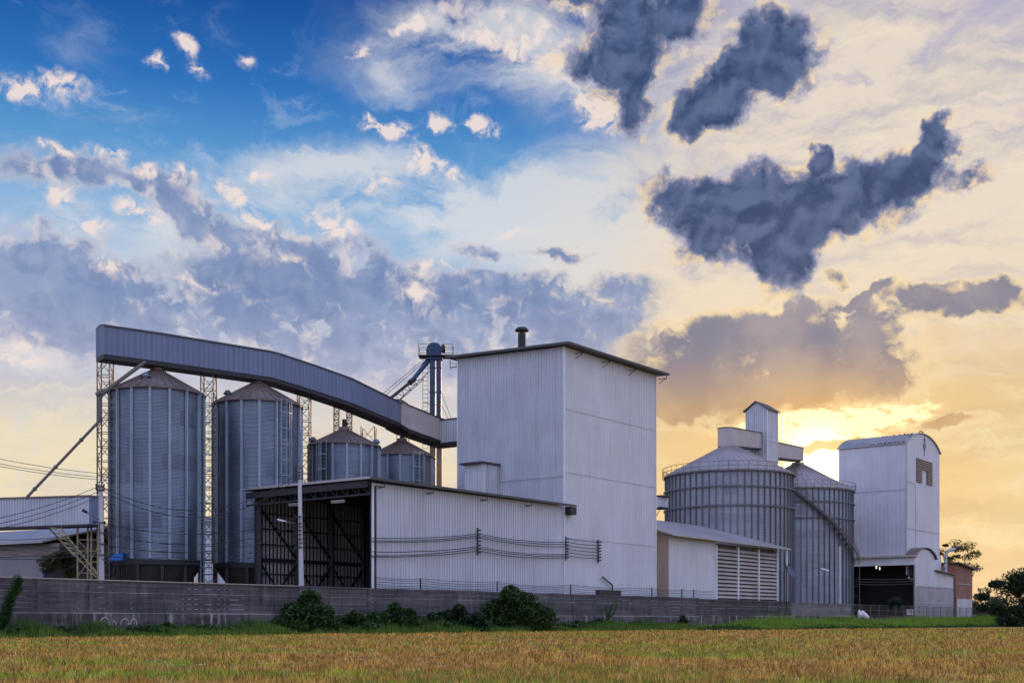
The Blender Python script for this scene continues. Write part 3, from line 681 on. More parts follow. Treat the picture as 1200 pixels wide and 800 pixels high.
# ================================================================== OPEN SHED
SB = 12.9
sh = thing('open_shed', C1, 'long low white ribbed-steel shed with a dark roof and open braced end bay', 'shed')
zf0 = 10.62
m = MB(); m.corr(C1, C - A*.08, (0, 0), (zf0, zf0+.1), -Bv, .30, .03); m.build('front_cladding', MAT['white_sheet'], sh)
m = MB()
for a in (2.95, 5.6, 8.2, 10.9, 13.6): m.bar(C1 + A*a - Bv*.04, C1 + A*a - Bv*.04 + UP*zf0, .045)
m.bar(C1 - Bv*.04 - A*.04, C1 - Bv*.04 - A*.04 + UP*zf0, .16)
m.bar(C1 + A*18.4 - Bv*.04 + UP*6.6, C1 + A*23 - Bv*.04 + UP*6.6, .03)
m.build('joint_trim', MAT['trim_white'], sh)
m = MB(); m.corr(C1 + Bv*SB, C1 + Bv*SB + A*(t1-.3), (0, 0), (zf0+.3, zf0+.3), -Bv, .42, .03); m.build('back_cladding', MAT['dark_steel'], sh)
m = MB(); k = .3
while k < 11.4: m.prism(C1, (k, k+.13), (SB-.22, SB-.1), .4, zf0-.1); k += .38
m.build('pale_ribs', MAT['slat'], sh)
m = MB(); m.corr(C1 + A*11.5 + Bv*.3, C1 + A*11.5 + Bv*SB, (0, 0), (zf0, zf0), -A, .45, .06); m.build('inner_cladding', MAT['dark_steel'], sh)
m = MB()
bi = SB-.35
for a in (0.15, 3.9, 7.6, 11.2): m.bar(C1 + Bv*bi + A*a, C1 + Bv*bi + A*a + UP*(zf0), .34)
for z in (.9, 5.6): m.bar(C1 + Bv*bi + UP*z, C1 + Bv*bi + A*11.4 + UP*z, .14, .28)
for z in (2.1, 3.3, 4.5, 6.8, 8.0, 9.2): m.bar(C1 + Bv*bi + UP*z, C1 + Bv*bi + A*11.4 + UP*z, .07, .10)
for a in (0.15, 3.9, 7.6):
    m.bar(C1 + Bv*(bi-.1) + A*a + UP*1, C1 + Bv*(bi-.1) + A*(a+3.7) + UP*5.4, .14); m.bar(C1 + Bv*(bi-.1) + A*a + UP*9.6, C1 + Bv*(bi-.1) + A*(a+3.7) + UP*5.8, .14)
    m.bar(C1 + Bv*(bi-.1) + A*(a+3.7) + UP*1, C1 + Bv*(bi-.1) + A*a + UP*5.4, .1)
m.build('wall_bracing', MAT['dark_steel'], sh)
for b in (.12, SB-.12): m = MB(); m.bar(C1 + Bv*b + A*.15, C1 + Bv*b + A*.15 + UP*10.4, .32, .32, A); m.build('end_column', MAT['dark_steel'], sh)
m = MB()   # eave truss over the open bay
e0 = C1 - A*.6 + Bv*(-.3); e1 = C1 - A*.6 + Bv*(SB+.25)
zA, zB = 9.75, 9.75
m.bar(e0+UP*zA, e1+UP*zB, .12); m.bar(e0+UP*(zA+.8), e1+UP*(zB+.8), .12)
for k in range(13):
    u0 = k/12; p = e0.lerp(e1, u0); m.bar(p+UP*zA, p+UP*(zA+.8), .05)
    if k < 12:
        q = e0.lerp(e1, (k+1)/12); m.bar(p+UP*zA, q+UP*(zA+.8), .045)
m.box((e0+e1)/2 - A*.12 + UP*(zA+.72), .04, (e1-e0).length/2-.1, .24, A, Bv)
m.build('eave_truss', MAT['dark_steel'], sh)
m = MB()
for a in (2.5, 5.0, 7.5, 10): m.bar(C1 + A*a + Bv*.2 + UP*(zf0-.3), C1 + A*a + Bv*(SB-.2) + UP*(zf0), .2, .4)
m.build('rafters', MAT['dark_steel'], sh)
def ps(a, b, z): p = C1 + A*a + Bv*b; return Vector((p.x, p.y, z))
m = MB(); zz = zf0+.12; th = .16
m.hexa([ps(-.95, -.7, zz), ps(t1+.9, -.7, zz-.05), ps(t1-.9, -.02, zz), ps(-.95, -.02, zz), ps(-.95, -.7, zz+th), ps(t1+.9, -.7, zz-.05+th), ps(t1-.9, -.02, zz+th), ps(-.95, -.02, zz+th)])
m.hexa([ps(-.95, 0, zz), ps(t1-.8, 0, zz), ps(t1-.8, SB+.35, zz+.12), ps(-.95, SB+.35, zz+.12), ps(-.95, 0, zz+th), ps(t1-.8, 0, zz+th), ps(t1-.8, SB+.35, zz+.12+th), ps(-.95, SB+.35, zz+.12+th)])
m.build('roof', MAT['dark_roof'], sh)
m = MB(); m.hexa([ps(-1.0, -.7, zz+.02), ps(-.953, -.7, zz+.02), ps(-.953, SB+.35, zz+.14), ps(-1.0, SB+.35, zz+.14),
                  ps(-1.0, -.7, zz+.19), ps(-.953, -.7, zz+.19), ps(-.953, SB+.35, zz+.31), ps(-1.0, SB+.35, zz+.31)]); m.build('verge_flashing', MAT['roof_sheet'], sh)
m = MB(); m.prism(C1, (t1+.0, t1+.9), (-.68, -.1), zz-.75, zz-.08); m.build('gutter_box', MAT['dark_steel'], sh)
for a in (0.5, 5.6, 11.9, 17.6): m = MB(); m.bar(ps(a, -.65, zz-.45), ps(a, -.04, zz-.45), .06); m.bar(ps(a, -.65, zz-.45), ps(a, -.65, zz), .06); m.bar(ps(a-.9, -.65, zz-.45), ps(a, -.65, zz-.45), .05); m.build('eave_bracket', MAT['dark_steel'], sh)
def lampbar(name, p, q, r, label, grp=None):
    t = thing(name, p, label, 'lamp', grp); m = MB(); m.tube(p, q, r, n=8); m.build('tube', MAT['lamp_shell'], t)
    m = MB(); m.bar(p+UP*r*1.6, q+UP*r*1.6, r*2.6, r*1.2); m.build('housing', MAT['lamp_shell'], t)
lampbar('strip_light', ps(.6, 9.6, 9.62), ps(.6, 8.2, 9.60), .07, 'white strip light under the shed eave, left of the concrete lamp pole', 'strip lights under the shed eave')
lampbar('strip_light', ps(.6, 4.9, 9.55), ps(.6, 3.5, 9.53), .07, 'white strip light under the shed eave, right of the concrete lamp pole', 'strip lights under the shed eave')

# wires with insulator racks on the shed wall
wr = thing('wall_power_lines', ps(0, -.2, 5), 'sagging dark power lines on insulator racks across the white shed wall', 'cables')
def a_at(px, b=-.25):
    o = C1 + Bv*b; r = (px-600)/F; return (r*o.y - o.x)/(A.x - r*A.y)
def z_at(px, py, b=-.25): p = C1 + Bv*b + A*a_at(px, b); return CAMZ + (HOR-py)/F*p.y
racks = [(561.5, 618, 650), (664.5, 628, 656), (702.5, 632, 659)]
for px, y0, y1 in racks:
    a = a_at(px); m = MB(); m.bar(ps(a, -.12, z_at(px, y1)), ps(a, -.12, z_at(px, y0)), .12)
    for k in range(7):
        zz_ = z_at(px, y0+3+(y1-y0-6)*k/6); m.tube(ps(a, -.34, zz_-.05), ps(a, -.34, zz_+.05), .09, n=8); m.bar(ps(a, -.12, zz_), ps(a, -.34, zz_), .04)
    m.build('insulator_rack', MAT['dark_steel'], wr)
m = MB()
spans = [((435, [630, 633, 634.5, 646, 651, 652]), (561.5, [625, 627, 629, 640, 642, 645]), 2.5),
         ((561.5, [625, 627, 629, 640, 642, 645]), (664.5, [634.5, 637, 640, 649, 651, 653]), 3.5),
         ((664.5, [631, 635, 639, 643, 647, 651]), (702.5, [635, 639, 643, 647, 651, 654]), .6)]
for (x0, ya), (x1, yb), sag in spans:
    for y0, y1 in zip(ya, yb):
        pts = []
        for k in range(13):
            u = k/12; px = x0+(x1-x0)*u; py = y0+(y1-y0)*u + sag*4*u*(1-u)*random.uniform(.9, 1.1) if 0 < k < 12 else y0+(y1-y0)*u
            pts.append(ps(a_at(px, -.34), -.34, z_at(px, py, -.34)))
        m.path(pts, .028, 5)
m.build('cables', MAT['black_rubber'], wr)

# ================================================================== LEFT SILOS
def polar(c, th, r, z):
    """th degrees from the direction towards the photographer, + = right"""
    u = Vector((-c.x, -c.y, 0)).normalized(); rr = Vector((-u.y, u.x, 0)); t = R(th)
    q = Vector((c.x, c.y, 0)) + (u*math.cos(t) + rr*math.sin(t))*r; return Vector((q.x, q.y, z))
def ladder(root, c, th, r, z0, z1, mat='ladder_steel'):
    m = MB(); w = math.degrees(.26/r)
    for s in (-1, 1): m.bar(polar(c, th+s*w, r+.22, z0), polar(c, th+s*w, r+.22, z1), .06)
    z = z0+.2
    while z < z1: m.bar(polar(c, th-w, r+.22, z), polar(c, th+w, r+.22, z), .035); z += .33
    lad = m.build('ladder', MAT[mat], root)
    m = MB(); z = z0+1.5
    hp = [(-w*1.2, .25), (-w*1.6, .6), (0, .95), (w*1.6, .6), (w*1.2, .25)]
    while z < z1:
        for (a, b), (a2, b2) in zip(hp, hp[1:]): m.bar(polar(c, th+a, r+b, z), polar(c, th+a2, r+b2, z), .03, .06)
        z += 1.25
    for a, b in hp[1:4]: m.bar(polar(c, th+a, r+b, z0+1.5), polar(c, th+a, r+b, z1), .03)
    m.build('ladder_cage', MAT[mat], lad)
def hopper_silo(px, Y, r, zb, ze_, zap, th_lad, label, rot0, vents):
    c = G(px, Y); s = thing('grain_silo', c, label, 'silo', 'tall hopper silos under the conveyor gallery')
    m = MB(); m.lathe(c, [(r, zb), (r, ze_)], 96); m.build('silo_body', MAT['silo_steel'], s, smooth=True)
    for k in range(16):
        th = rot0 + k*22.5; m = MB()
        u = (polar(c, th, 1, 0)-Vector((c.x, c.y, 0))); rr = Vector((-u.y, u.x, 0))
        p = polar(c, th, r+.06, zb); m.box(Vector((p.x, p.y, (zb+ze_)/2)), .10, .05, (ze_-zb)/2-.02, rr, u)
        m.box(Vector((p.x, p.y, (zb+ze_)/2))+u*.08, .045, .05, (ze_-zb)/2-.03, rr, u)
        m.build('stiffener', MAT['stiffener'], s)
    # roof
    m = MB(); ztop = zap-.45; nr = 32
    m.lathe(c, [(r+.22, ze_-.06), (r+.22, ze_+.04), (.48, ztop), (.48, ztop+.3), (.0, ztop+.32)], 64)
    for k in range(nr):
        th = k*360/nr; m.bar(polar(c, th, r+.2, ze_+.07), polar(c, th, .5, ztop+.03), .07, .09)
    m.build('silo_roof', MAT['rust_roof'], s, smooth=True)
    for th, fr in vents:
        rr_ = r*fr; zz_ = ze_ + (ztop-ze_)*(1-fr) ; p = polar(c, th, rr_, zz_); m = MB()
        m.tube(p, p+UP*.35, .22, n=12); m.tube(p+UP*.35, p+UP*.62, .36, .16, n=12); m.tube(p+UP*.3, p+UP*.36, .36, n=12)
        m.build('roof_vent', MAT['silo_steel'], s)
    m = MB(); m.tube(Vector((c.x, c.y, ztop+.3)), Vector((c.x, c.y, zap+.55)), .2, n=12)
    for a in (-40, 60, 160): m.bar(polar(c, a, .75, ztop-.1), polar(c, a, .75, zap+.5), .06)
    m.build('inlet_spout', MAT['dark_steel'], s)
    m = MB(); m.lathe(c, [(r+.12, zb-.42), (r+.12, zb-.02), (r-.2, zb-.02)], 64); m.lathe(c, [(r-.05, zb-.42), (r+.12, zb-.42)], 64)
    m.build('ring_beam', MAT['dark_steel'], s)
    m = MB(); m.lathe(c, [(r-.06, zb-.3), (r-.3, zb-.7), (.35, 1.0), (.35, .7)], 64); m.build('hopper_cone', MAT['hopper'], s, smooth=True)
    for k in range(12):
        th = rot0+15+k*30; m = MB(); p = polar(c, th, r-.02, 0); m.bar(p, Vector((p.x, p.y, zb-.42)), .24); m.build('leg', MAT['dark_steel'], s)
    m = MB()
    for k in range(12):
        a = polar(c, rot0+15+k*30, r-.02, .9); b = polar(c, rot0+45+k*30, r-.02, .9); m.bar(a, b, .1)
    m.build('leg_ties', MAT['dark_steel'], s)
    ladder(s, c, th_lad, r, 1.0 if px < 320 else 6, ze_+.2)
    return c
Ys = (91.7, 97.0, 103.0, 111.0)
S1 = hopper_silo(184, Ys[0], 3.50, 5.5, 18.45, 20.75, 65, 'leftmost tall grey silo with a rusty cone roof and blue tarp at its foot', -8, [(-22, .62)])
S2 = hopper_silo(302, Ys[1], 3.50, 5.5, 18.5, 20.85, 34, 'second tall silo from the left, patchy sheets, partly behind the shed roof', 2, [(-58, .80)])
S3 = hopper_silo(403.5, Ys[2], 3.02, 5.55, 16.05, 17.95, -33, 'shorter silo above the shed roof with bright vertical ribs and a rusty cone', 4, [(-75, .92), (84, .92)])
S4 = hopper_silo(471, Ys[3], 2.98, 5.55, 16.25, 18.2, 25, 'smallest looking silo, partly hidden, nearest to the tall building', -3, [])
bt = thing('blue_tarp', P(137, 656, 89), 'bright blue tarp cover hung beside the foot of the leftmost silo', 'tarp')
m = MB(); p = P(137, 652, 88.4); m.hexa([p+Vector(v) for v in ((-.5, -.3, -.35), (.5, -.3, -.25), (.5, .4, -.3), (-.5, .4, -.3), (-.3, -.25, .1), (.52, -.25, .28), (.5, .3, .3), (-.2, .3, .2))]); m.build('sheet', MAT['blue_tarp'], bt)
m = MB(); m.bar(p+Vector((-.2, 0, -.3)), Vector((p.x-.2, p.y, 0)), .07); m.bar(p+Vector((.35, 0, -.3)), Vector((p.x+.35, p.y, 0)), .07); m.build('stand', MAT['dark_steel'], bt)

# ================================================================== CONVEYOR GALLERY
K0 = Vector((-31.25, 88.95, 0)); K1 = Vector((S1.x, S1.y, 0)); K2 = Vector((S2.x, S2.y, 0))+Vector((.6, .55, 0)); K3 = Vector((S3.x, S3.y, 0)); K4 = Vector((S4.x, S4.y, 0)); K5 = Vector((-6.75, 113.6, 0))
cv = thing('conveyor_gallery', K0, 'long enclosed blue-grey conveyor gallery bending down over the silos to the tall building', 'conveyor')
def gallery(pts, tops, bots, hw, side, roofm, root, ov=.1, arch=.22, names=('side_cladding', 'roof', 'floor_truss'), ends=(True, True), fl=.34, pitch=.32):
    n = len(pts); nor = []
    for i in range(n):
        d = Vector((0, 0, 0))
        if i > 0: d += (pts[i]-pts[i-1]).normalized()
        if i < n-1: d += (pts[i+1]-pts[i]).normalized()
        d.normalize(); nr = Vector((d.y, -d.x, 0)); nor.append(nr)   # right-hand side (towards the camera)
    m = MB(); 
    for i in range(n-1):
        for s in (1, -1):
            p = pts[i]+nor[i]*hw*s; q = pts[i+1]+nor[i+1]*hw*s
            m.corr(p, q, (bots[i], bots[i+1]), (tops[i], tops[i+1]), nor[i]*s, pitch, .03)
    if ends[0]: m.corr(pts[0]+nor[0]*hw, pts[0]-nor[0]*hw, (bots[0],)*2, (tops[0]+.0,)*2, pts[0]-pts[1], pitch, .03)
    if ends[1]: m.corr(pts[-1]+nor[-1]*hw, pts[-1]-nor[-1]*hw, (bots[-1],)*2, (tops[-1]+.0,)*2, pts[-1]-pts[-2], pitch, .03)
    m.build(names[0], side, root)
    m = MB(); prof = [(hw+ov, -.05), (hw+ov, .05), (hw*.7, arch*.75), (0, arch), (-hw*.7, arch*.75), (-hw-ov, .05), (-hw-ov, -.05)]
    base_i = len(m.v)
    for i in range(n):
        for a, z in prof: p = pts[i]+nor[i]*a; m.v.append(Vector((p.x, p.y, tops[i]+z)))
    L = len(prof)
    for i in range(n-1):
        for k in range(L): k2 = (k+1) % L; m.f.append((i*L+k, i*L+k2, (i+1)*L+k2, (i+1)*L+k))
    m.f.append(tuple(range(L))); m.f.append(tuple((n-1)*L+k for k in range(L))[::-1])
    m.build(names[1], roofm, root)
    m = MB()
    for i in range(n-1):
        a, b = pts[i], pts[i+1]; na, nb_ = nor[i]*(hw-.03), nor[i+1]*(hw-.03)
        z = lambda v, h: Vector((v.x, v.y, h))
        m.hexa([z(a-na, bots[i]-fl), z(a+na, bots[i]-fl), z(b+nb_, bots[i+1]-fl), z(b-nb_, bots[i+1]-fl), z(a-na, bots[i]-.01), z(a+na, bots[i]-.01), z(b+nb_, bots[i+1]-.01), z(b-nb_, bots[i+1]-.01)])
    m.build(names[2], MAT['dark_steel'], root)
K2b = K2.lerp(K3, .12); K23 = K2.lerp(K3, .55); K4b = K3.lerp(K4, .88)
gallery([K0, K1, K2, K2b, K23, K3, K4b], [23.05, 23.1, 23.05, 22.98, 22.55, 22.0, 21.1], [20.9, 20.95, 20.95, 20.85, 20.42, 19.9, 19.2], .85, MAT['blue_grey_sheet'], MAT['dark_roof'], cv)
K4c = K3.lerp(K4, .84)
gallery([K4c, K4, K5], [21.35, 21.1, 20.05], [19.15, 18.9, 17.95], .93, MAT['slat'], MAT['dark_roof'], cv, names=('lower_side_cladding', 'lower_roof', 'lower_floor_truss'))
gallery([K5 - Bv*.1 + Bv*.9, K5 - Bv*4.75], [20.08, 20.0], [17.9, 17.85], .95, MAT['white_sheet'], MAT['dark_roof'], cv, names=('link_cladding', 'link_roof', 'link_floor'), arch=.08, fl=.22, pitch=.3)

# ================================================================== LATTICE TOWERS
def lattice(px, Y, w, ztop, label, px2=None, mat='lattice_steel', step=None, grp='lattice columns holding the conveyor gallery', leg=.085):
    c = G(px, Y); t = thing('lattice_tower', c, label, 'tower', grp); h = w/2; step = step or w*1.15
    cs = [Vector((-h, -h, 0)), Vector((h, -h, 0)), Vector((h, h, 0)), Vector((-h, h, 0))]
    for q in cs:
        m = MB(); m.bar(c+q, c+q+UP*ztop, leg); m.build('leg', MAT[mat], t)
    m = MB(); n = max(1, round(ztop/step)); s_ = ztop/n
    for i in range(n):
        for k in range(4):
            a, b = c+cs[k], c+cs[(k+1) % 4]
            m.bar(a+UP*(i*s_), b+UP*(i*s_), .05)
            if (i+k) % 2: a, b = b, a
            m.bar(a+UP*(i*s_), b+UP*((i+1)*s_), .045); m.bar(a+UP*((i+.5)*s_), a.lerp(b, .5)+UP*((i+.5)*s_), .035)
    m.build('bracing', MAT[mat], t)
lattice(123.5, 89.6, .92, 20.6, 'slender steel lattice tower under the left end of the conveyor gallery')
lattice(244.5, 94.6, 1.0, 20.6, 'slender steel lattice tower between the two tall silos')
lattice(356.5, 100.6, 1.0, 20.2, 'slender steel lattice tower just right of the second tall silo')
lattice(432, 109.5, 1.25, 18.9, 'wide lattice tower rising between the two shorter silos')
lattice(394.5, 104.5, .45, 20.3, 'thin lattice post behind the cone of the first shorter silo', leg=.06)
lattice(409.5, 104.8, .45, 20.0, 'thin lattice post right of the cone of the first shorter silo', leg=.06)
pr_ = thing('support_posts', G(507, 113.9), 'two plain steel posts under the right end of the conveyor gallery', 'posts')
for px in (507.5, 515): m = MB(); c = G(px, 114.3); m.bar(c, c+UP*17.8, .5, .36); m.build('post', MAT['tan_sheet'], pr_)

# discharge pipe at the left
pp = thing('discharge_pipe', P(32, 582, 86.5), 'thin grain pipe slanting down from the gallery past the leftmost lattice tower', 'pipe')
m = MB(); a0, a1, a2, a3 = P(170, 424, 90.2), P(117, 463, 87.6), P(116.5, 493, 87.4), P(30, 584, 86.0)
m.tube(a0, a1, .15, n=10); m.tube(a1+UP*.2, a2, .12, n=10); m.tube(a2, a3, .105, n=10)
m.tube(P(113, 463, 87.5), P(118, 460, 87.5), .19, n=10)
for f in (.25, .6, .88): q = a2.lerp(a3, f); dd = (a3-a2).normalized(); m.tube(q-dd*.1, q+dd*.06, .16, n=10)
m.build('tube', MAT['lattice_steel'], pp)

# ================================================================== BUCKET ELEVATOR
Ye = 117.0
be = thing('bucket_elevator', G(511, Ye), 'blue bucket elevator with twin legs, drive head and railed platform behind the gallery', 'elevator')
ztop = P(0, 422, Ye).z
for px0, px1, ra in ((503.8, 510.2, 0), (511.8, 517.2, 0)):
    m = MB(); w = (px1-px0)/F*Ye; c = G((px0+px1)/2, Ye); m.box(c+UP*(ztop/2), w/2, .3, ztop/2)
    z = 2
    while z < ztop: m.box(c+UP*z, w/2+.04, .34, .05); z += 2.4
    m.build('leg_casing', MAT['blue_paint'], be)
m = MB(); hc = P(509, 411, Ye)
prof = []
for k in range(9): a = math.pi*k/8; prof.append((math.cos(a)*.78, .05+math.sin(a)*.70))
prof = [(.78, -.85)] + prof + [(-.78, -.85)]
i = len(m.v)
for y in (-.42, .42):
    for x, z in prof: m.v.append(hc + Vector((x, y, z)))
L = len(prof)
for k in range(L): m.f.append((k, (k+1) % L, L+(k+1) % L, L+k))
m.f.append(tuple(range(L))[::-1]); m.f.append(tuple(range(L, 2*L)))
m.box(hc+Vector((0, 0, -.02)), .82, .46, .04); m.box(hc+Vector((0, 0, -.85)), .85, .5, .06); m.box(hc+Vector((0, -.43, .3)), .03, .04, .5)
m.build('drive_head', MAT['blue_paint'], be)
m = MB(); q = P(519.5, 409, Ye); m.tube(q+Vector((-.5, 0, 0)), q+Vector((.22, 0, 0)), .28, n=14); m.box(q+Vector((0, 0, .3)), .16, .16, .1); m.box(q+Vector((-.1, 0, -.3)), .3, .25, .06)
m.build('motor', MAT['dark_steel'], be)
m = MB(); x0, x1 = G(491, Ye).x, G(531, Ye).x; zp = P(0, 418, Ye).z
m.box(Vector(((x0+x1)/2, Ye, zp)), (x1-x0)/2, .75, .06)
m.build('platform', MAT['dark_steel'], be)
m = MB()
for (xa, xb) in ((x0, x0+1.1), (x1-1.1, x1)):
    for y in (-.72, .72):
        for z in (.55, 1.1): m.bar(Vector((xa, Ye+y, zp+z)), Vector((xb, Ye+y, zp+z)), .045)
        for x in (xa, xb): m.bar(Vector((x, Ye+y, zp)), Vector((x, Ye+y, zp+1.1)), .05)
    xx = xa if xa == x0 else xb
    for z in (.55, 1.1): m.bar(Vector((xx, Ye-.72, zp+z)), Vector((xx, Ye+.72, zp+z)), .045)
m.build('guard_rail', MAT['lattice_steel'], be)
m = MB()   # down spout with truss
sa, sb, sc = P(503, 421, Ye), P(483, 446, Ye-.8), P(452, 471, 113)
m.tube(sa, sb, .26, .2, n=10); m.build('upper_spout', MAT['blue_paint'], be)
m = MB(); m.tube(sb, sc, .15, n=10); m.tube(sb-(sc-sb).normalized()*.4, sb+(sc-sb).normalized()*.5, .26, n=10)
m.build('lower_spout', MAT['dark_steel'], be)
m = MB(); s2a, s2b = P(503, 435, Ye), P(462, 474, 114)
m.bar(s2a, s2b, .06)
pts1 = [sb.lerp(sc, k/5) for k in range(6)]; pts2 = [P(497, 444, Ye).lerp(P(458, 478, 114), k/5) for k in range(6)]
for k in range(5): m.bar(pts2[k], pts2[k+1], .05); m.bar(pts1[k], pts2[k], .05); m.bar(pts1[k], pts2[k+1], .05)
m.build('spout_truss', MAT['dark_steel'], be)
m = MB()
for da, db in (((497, 424), (446, 468)), ((493, 424), (443, 466)), ((517, 460), (531, 496)), ((517, 474), (528, 496))):
    m.tube(P(*da, Ye), P(*db, Ye-2.5), .028, n=5)
m.build('guy_wires', MAT['dark_steel'], be)
m = MB(); xa, xb = G(495.5, Ye).x, G(501.5, Ye).x
for x in (xa, xb): m.bar(Vector((x, Ye, 18)), Vector((x, Ye, zp)), .05)
z = 18
while z < zp: m.bar(Vector((xa, Ye, z)), Vector((xb, Ye, z)), .04); z += .42
m.bar(Vector((xa, Ye, 22.6)), Vector((G(517, Ye).x, Ye-.35, 22.2)), .06)
m.build('ladder', MAT['lattice_steel'], be)

# ================================================================== LEFT SIDE: low gallery, warehouse
gl = thing('low_gallery', G(104, 83.5), 'pale ribbed-steel covered gallery entering from the left edge, on trusses', 'conveyor')
ga = G(104.5, 83.6); gb = G(-60, 93.0); hh = .0
def gz(py, Y): return CAMZ + (HOR-py)/F*Y
dirg = (gb-ga).normalized(); nrm = Vector((dirg.y, -dirg.x, 0));  nrm = nrm if nrm.y < 0 else -nrm
back = -nrm*1.25
m = MB(); zt0, zt1 = gz(581.5, 83.6), gz(586, 93); zb0, zb1 = gz(613.5, 83.6), gz(619.5, 93)
m.corr(gb, ga, (zb1, zb0), (zt1, zt0), nrm, .33, .04); m.corr(gb+back, ga+back, (zb1, zb0), (zt1, zt0), -nrm, .5, .03)
m.build('side_cladding', MAT['white_sheet'], gl)
m = MB(); m.corr(ga+nrm*.01, ga+back, (zb0, zb0), (zt0, zt0), -dirg, .3, .05); m.build('end_cladding', MAT['blue_grey_sheet'], gl)
m = MB(); u = UP
m.hexa([ga+nrm*.12-dirg*.1+u*zt0, gb+nrm*.12+u*zt1, gb+back-nrm*.12+u*zt1, ga+back-nrm*.12-dirg*.1+u*zt0, ga+nrm*.12-dirg*.1+u*(zt0+.1), gb+nrm*.12+u*(zt1+.1), gb+back-nrm*.12+u*(zt1+.1), ga+back-nrm*.12-dirg*.1+u*(zt0+.1)])
m.build('roof', MAT['rust_roof'], gl)
m = MB(); m.hexa([ga+nrm*.05+u*(zb0-.16), gb+nrm*.05+u*(zb1-.16), gb+back+u*(zb1-.16), ga+back+u*(zb0-.16), ga+nrm*.05+u*zb0, gb+nrm*.05+u*zb1, gb+back+u*zb1, ga+back+u*zb0]); m.build('floor', MAT['dark_steel'], gl)
tr = thing('trestle', G(95, 84.6), 'rusty yellowish steel trestle of slanted braces holding up the pale low gallery', 'trestle')
def LP(px, py, Y=84.6): return P(px, py, Y)
m = MB()
for a, b in (((57, 618), (88, 652)), ((71, 618), (117, 676)), ((57, 618), (113, 676))): m.bar(LP(*a), LP(*b), .075)
for k in range(6):
    u0 = k/6; m.bar(LP(57+31*u0, 618+34*u0), LP(71+30*u0, 618+34*u0+1), .05); m.bar(LP(57+31*u0, 618+34*u0), LP(71+30*(u0+.16), 618+34*(u0+.16)), .05)
m.build('slanted_braces', MAT['yellow_steel'], tr)
m = MB()
for px in (91, 103, 107, 115):
    p = LP(px, 618, 85.2); m.bar(Vector((p.x, p.y, 0)), p, .11)
for py in (632, 645, 658, 671): m.bar(LP(91, py, 85.2), LP(115, py, 85.2), .06)
for k, (a, b) in enumerate((((91, 632), (103, 645)), ((91, 658), (103, 645)), ((103, 658), (115, 671)), ((91, 676), (103, 658)), ((115, 640), (107, 655)))): m.bar(LP(*a, 85.2), LP(*b, 85.2), .06)
m.build('uprights', MAT['yellow_steel'], tr)

wh = thing('warehouse', G(-40, 100), 'low warehouse with pale sloping roof and grey wall at the far left', 'warehouse')
wa, wb_ = G(52, 98), G(-150, 110); dw = (wb_-wa).normalized(); nw = Vector((dw.y, -dw.x, 0)); nw = nw if nw.y < 0 else -nw; bk = -nw*10
z1_ = gz(651, 98); z2_ = gz(636, 98); z3_ = gz(616, 100)
m = MB(); m.hexa([wa, wb_, wb_+bk, wa+bk, wa+u*z1_, wb_+u*z1_, wb_+bk+u*z1_, wa+bk+u*z1_]); m.build('lower_wall', MAT['grey_wall'], wh)
wa2 = wa - dw*1.9; m = MB()
for k in range(9):
    z = z1_+.1+k*(z2_-z1_-.1)/9; m.bar(wa2+nw*(.05)+u*z, wb_+nw*.05+u*z, .05, .06)
m.build('slats', MAT['slat'], wh)
m = MB(); m.hexa([wa2-nw*.3+u*z1_, wb_-nw*.3+u*z1_, wb_+bk+u*z1_, wa2+bk+u*z1_, wa2-nw*.3+u*z2_, wb_-nw*.3+u*z2_, wb_+bk+u*z2_, wa2+bk+u*z2_]); m.build('dark_band', MAT['hopper'], wh)
m = MB(); ra, rb = wa-dw*.9+nw*.9, wb_+nw*.9; rba, rbb = wa-dw*2.4+bk*.5, wb_+bk*.5
m.hexa([ra+u*(z2_-.05), rb+u*(z2_-.05), rbb+u*z3_, rba+u*z3_, ra+u*(z2_+.1), rb+u*(z2_+.1), rbb+u*(z3_+.15), rba+u*(z3_+.15)]); 
m.hexa([rba+u*z3_, rbb+u*z3_, wb_+bk*1.1+u*z2_, wa-dw*1.2+bk*1.1+u*z2_, rba+u*(z3_+.15), rbb+u*(z3_+.15), wb_+bk*1.1+u*(z2_+.15), wa-dw*1.2+bk*1.1+u*(z2_+.15)]); m.build('roof', MAT['roof_sheet'], wh)
m = MB(); m.bar(wa-dw*.12+nw*.05, wa-dw*.12+nw*.05+u*z1_, .22); m.build('corner_post', MAT['blue_paint'], wh)
fw = thing('far_warehouse', G(250, 165), 'distant pale warehouse wall glimpsed between the two tall silos', 'warehouse')
m = MB(); m.corr(G(205, 165), G(290, 168), (0, 0), (gz(610, 165), gz(610, 168)), Vector((0, -1, 0)), .8, .05); m.build('wall', MAT['pale_sheet'], fw)
m = MB(); p = G(203, 164.6); q = G(292, 167.6); zq = gz(610, 165); m.hexa([p+u*zq, q+u*zq, q+Vector((0, 8, zq+1)), p+Vector((0, 8, zq+1)), p+u*(zq+.2), q+u*(zq+.2), q+Vector((0, 8, zq+1.2)), p+Vector((0, 8, zq+1.2))]); m.build('roof', MAT['roof_sheet'], fw)

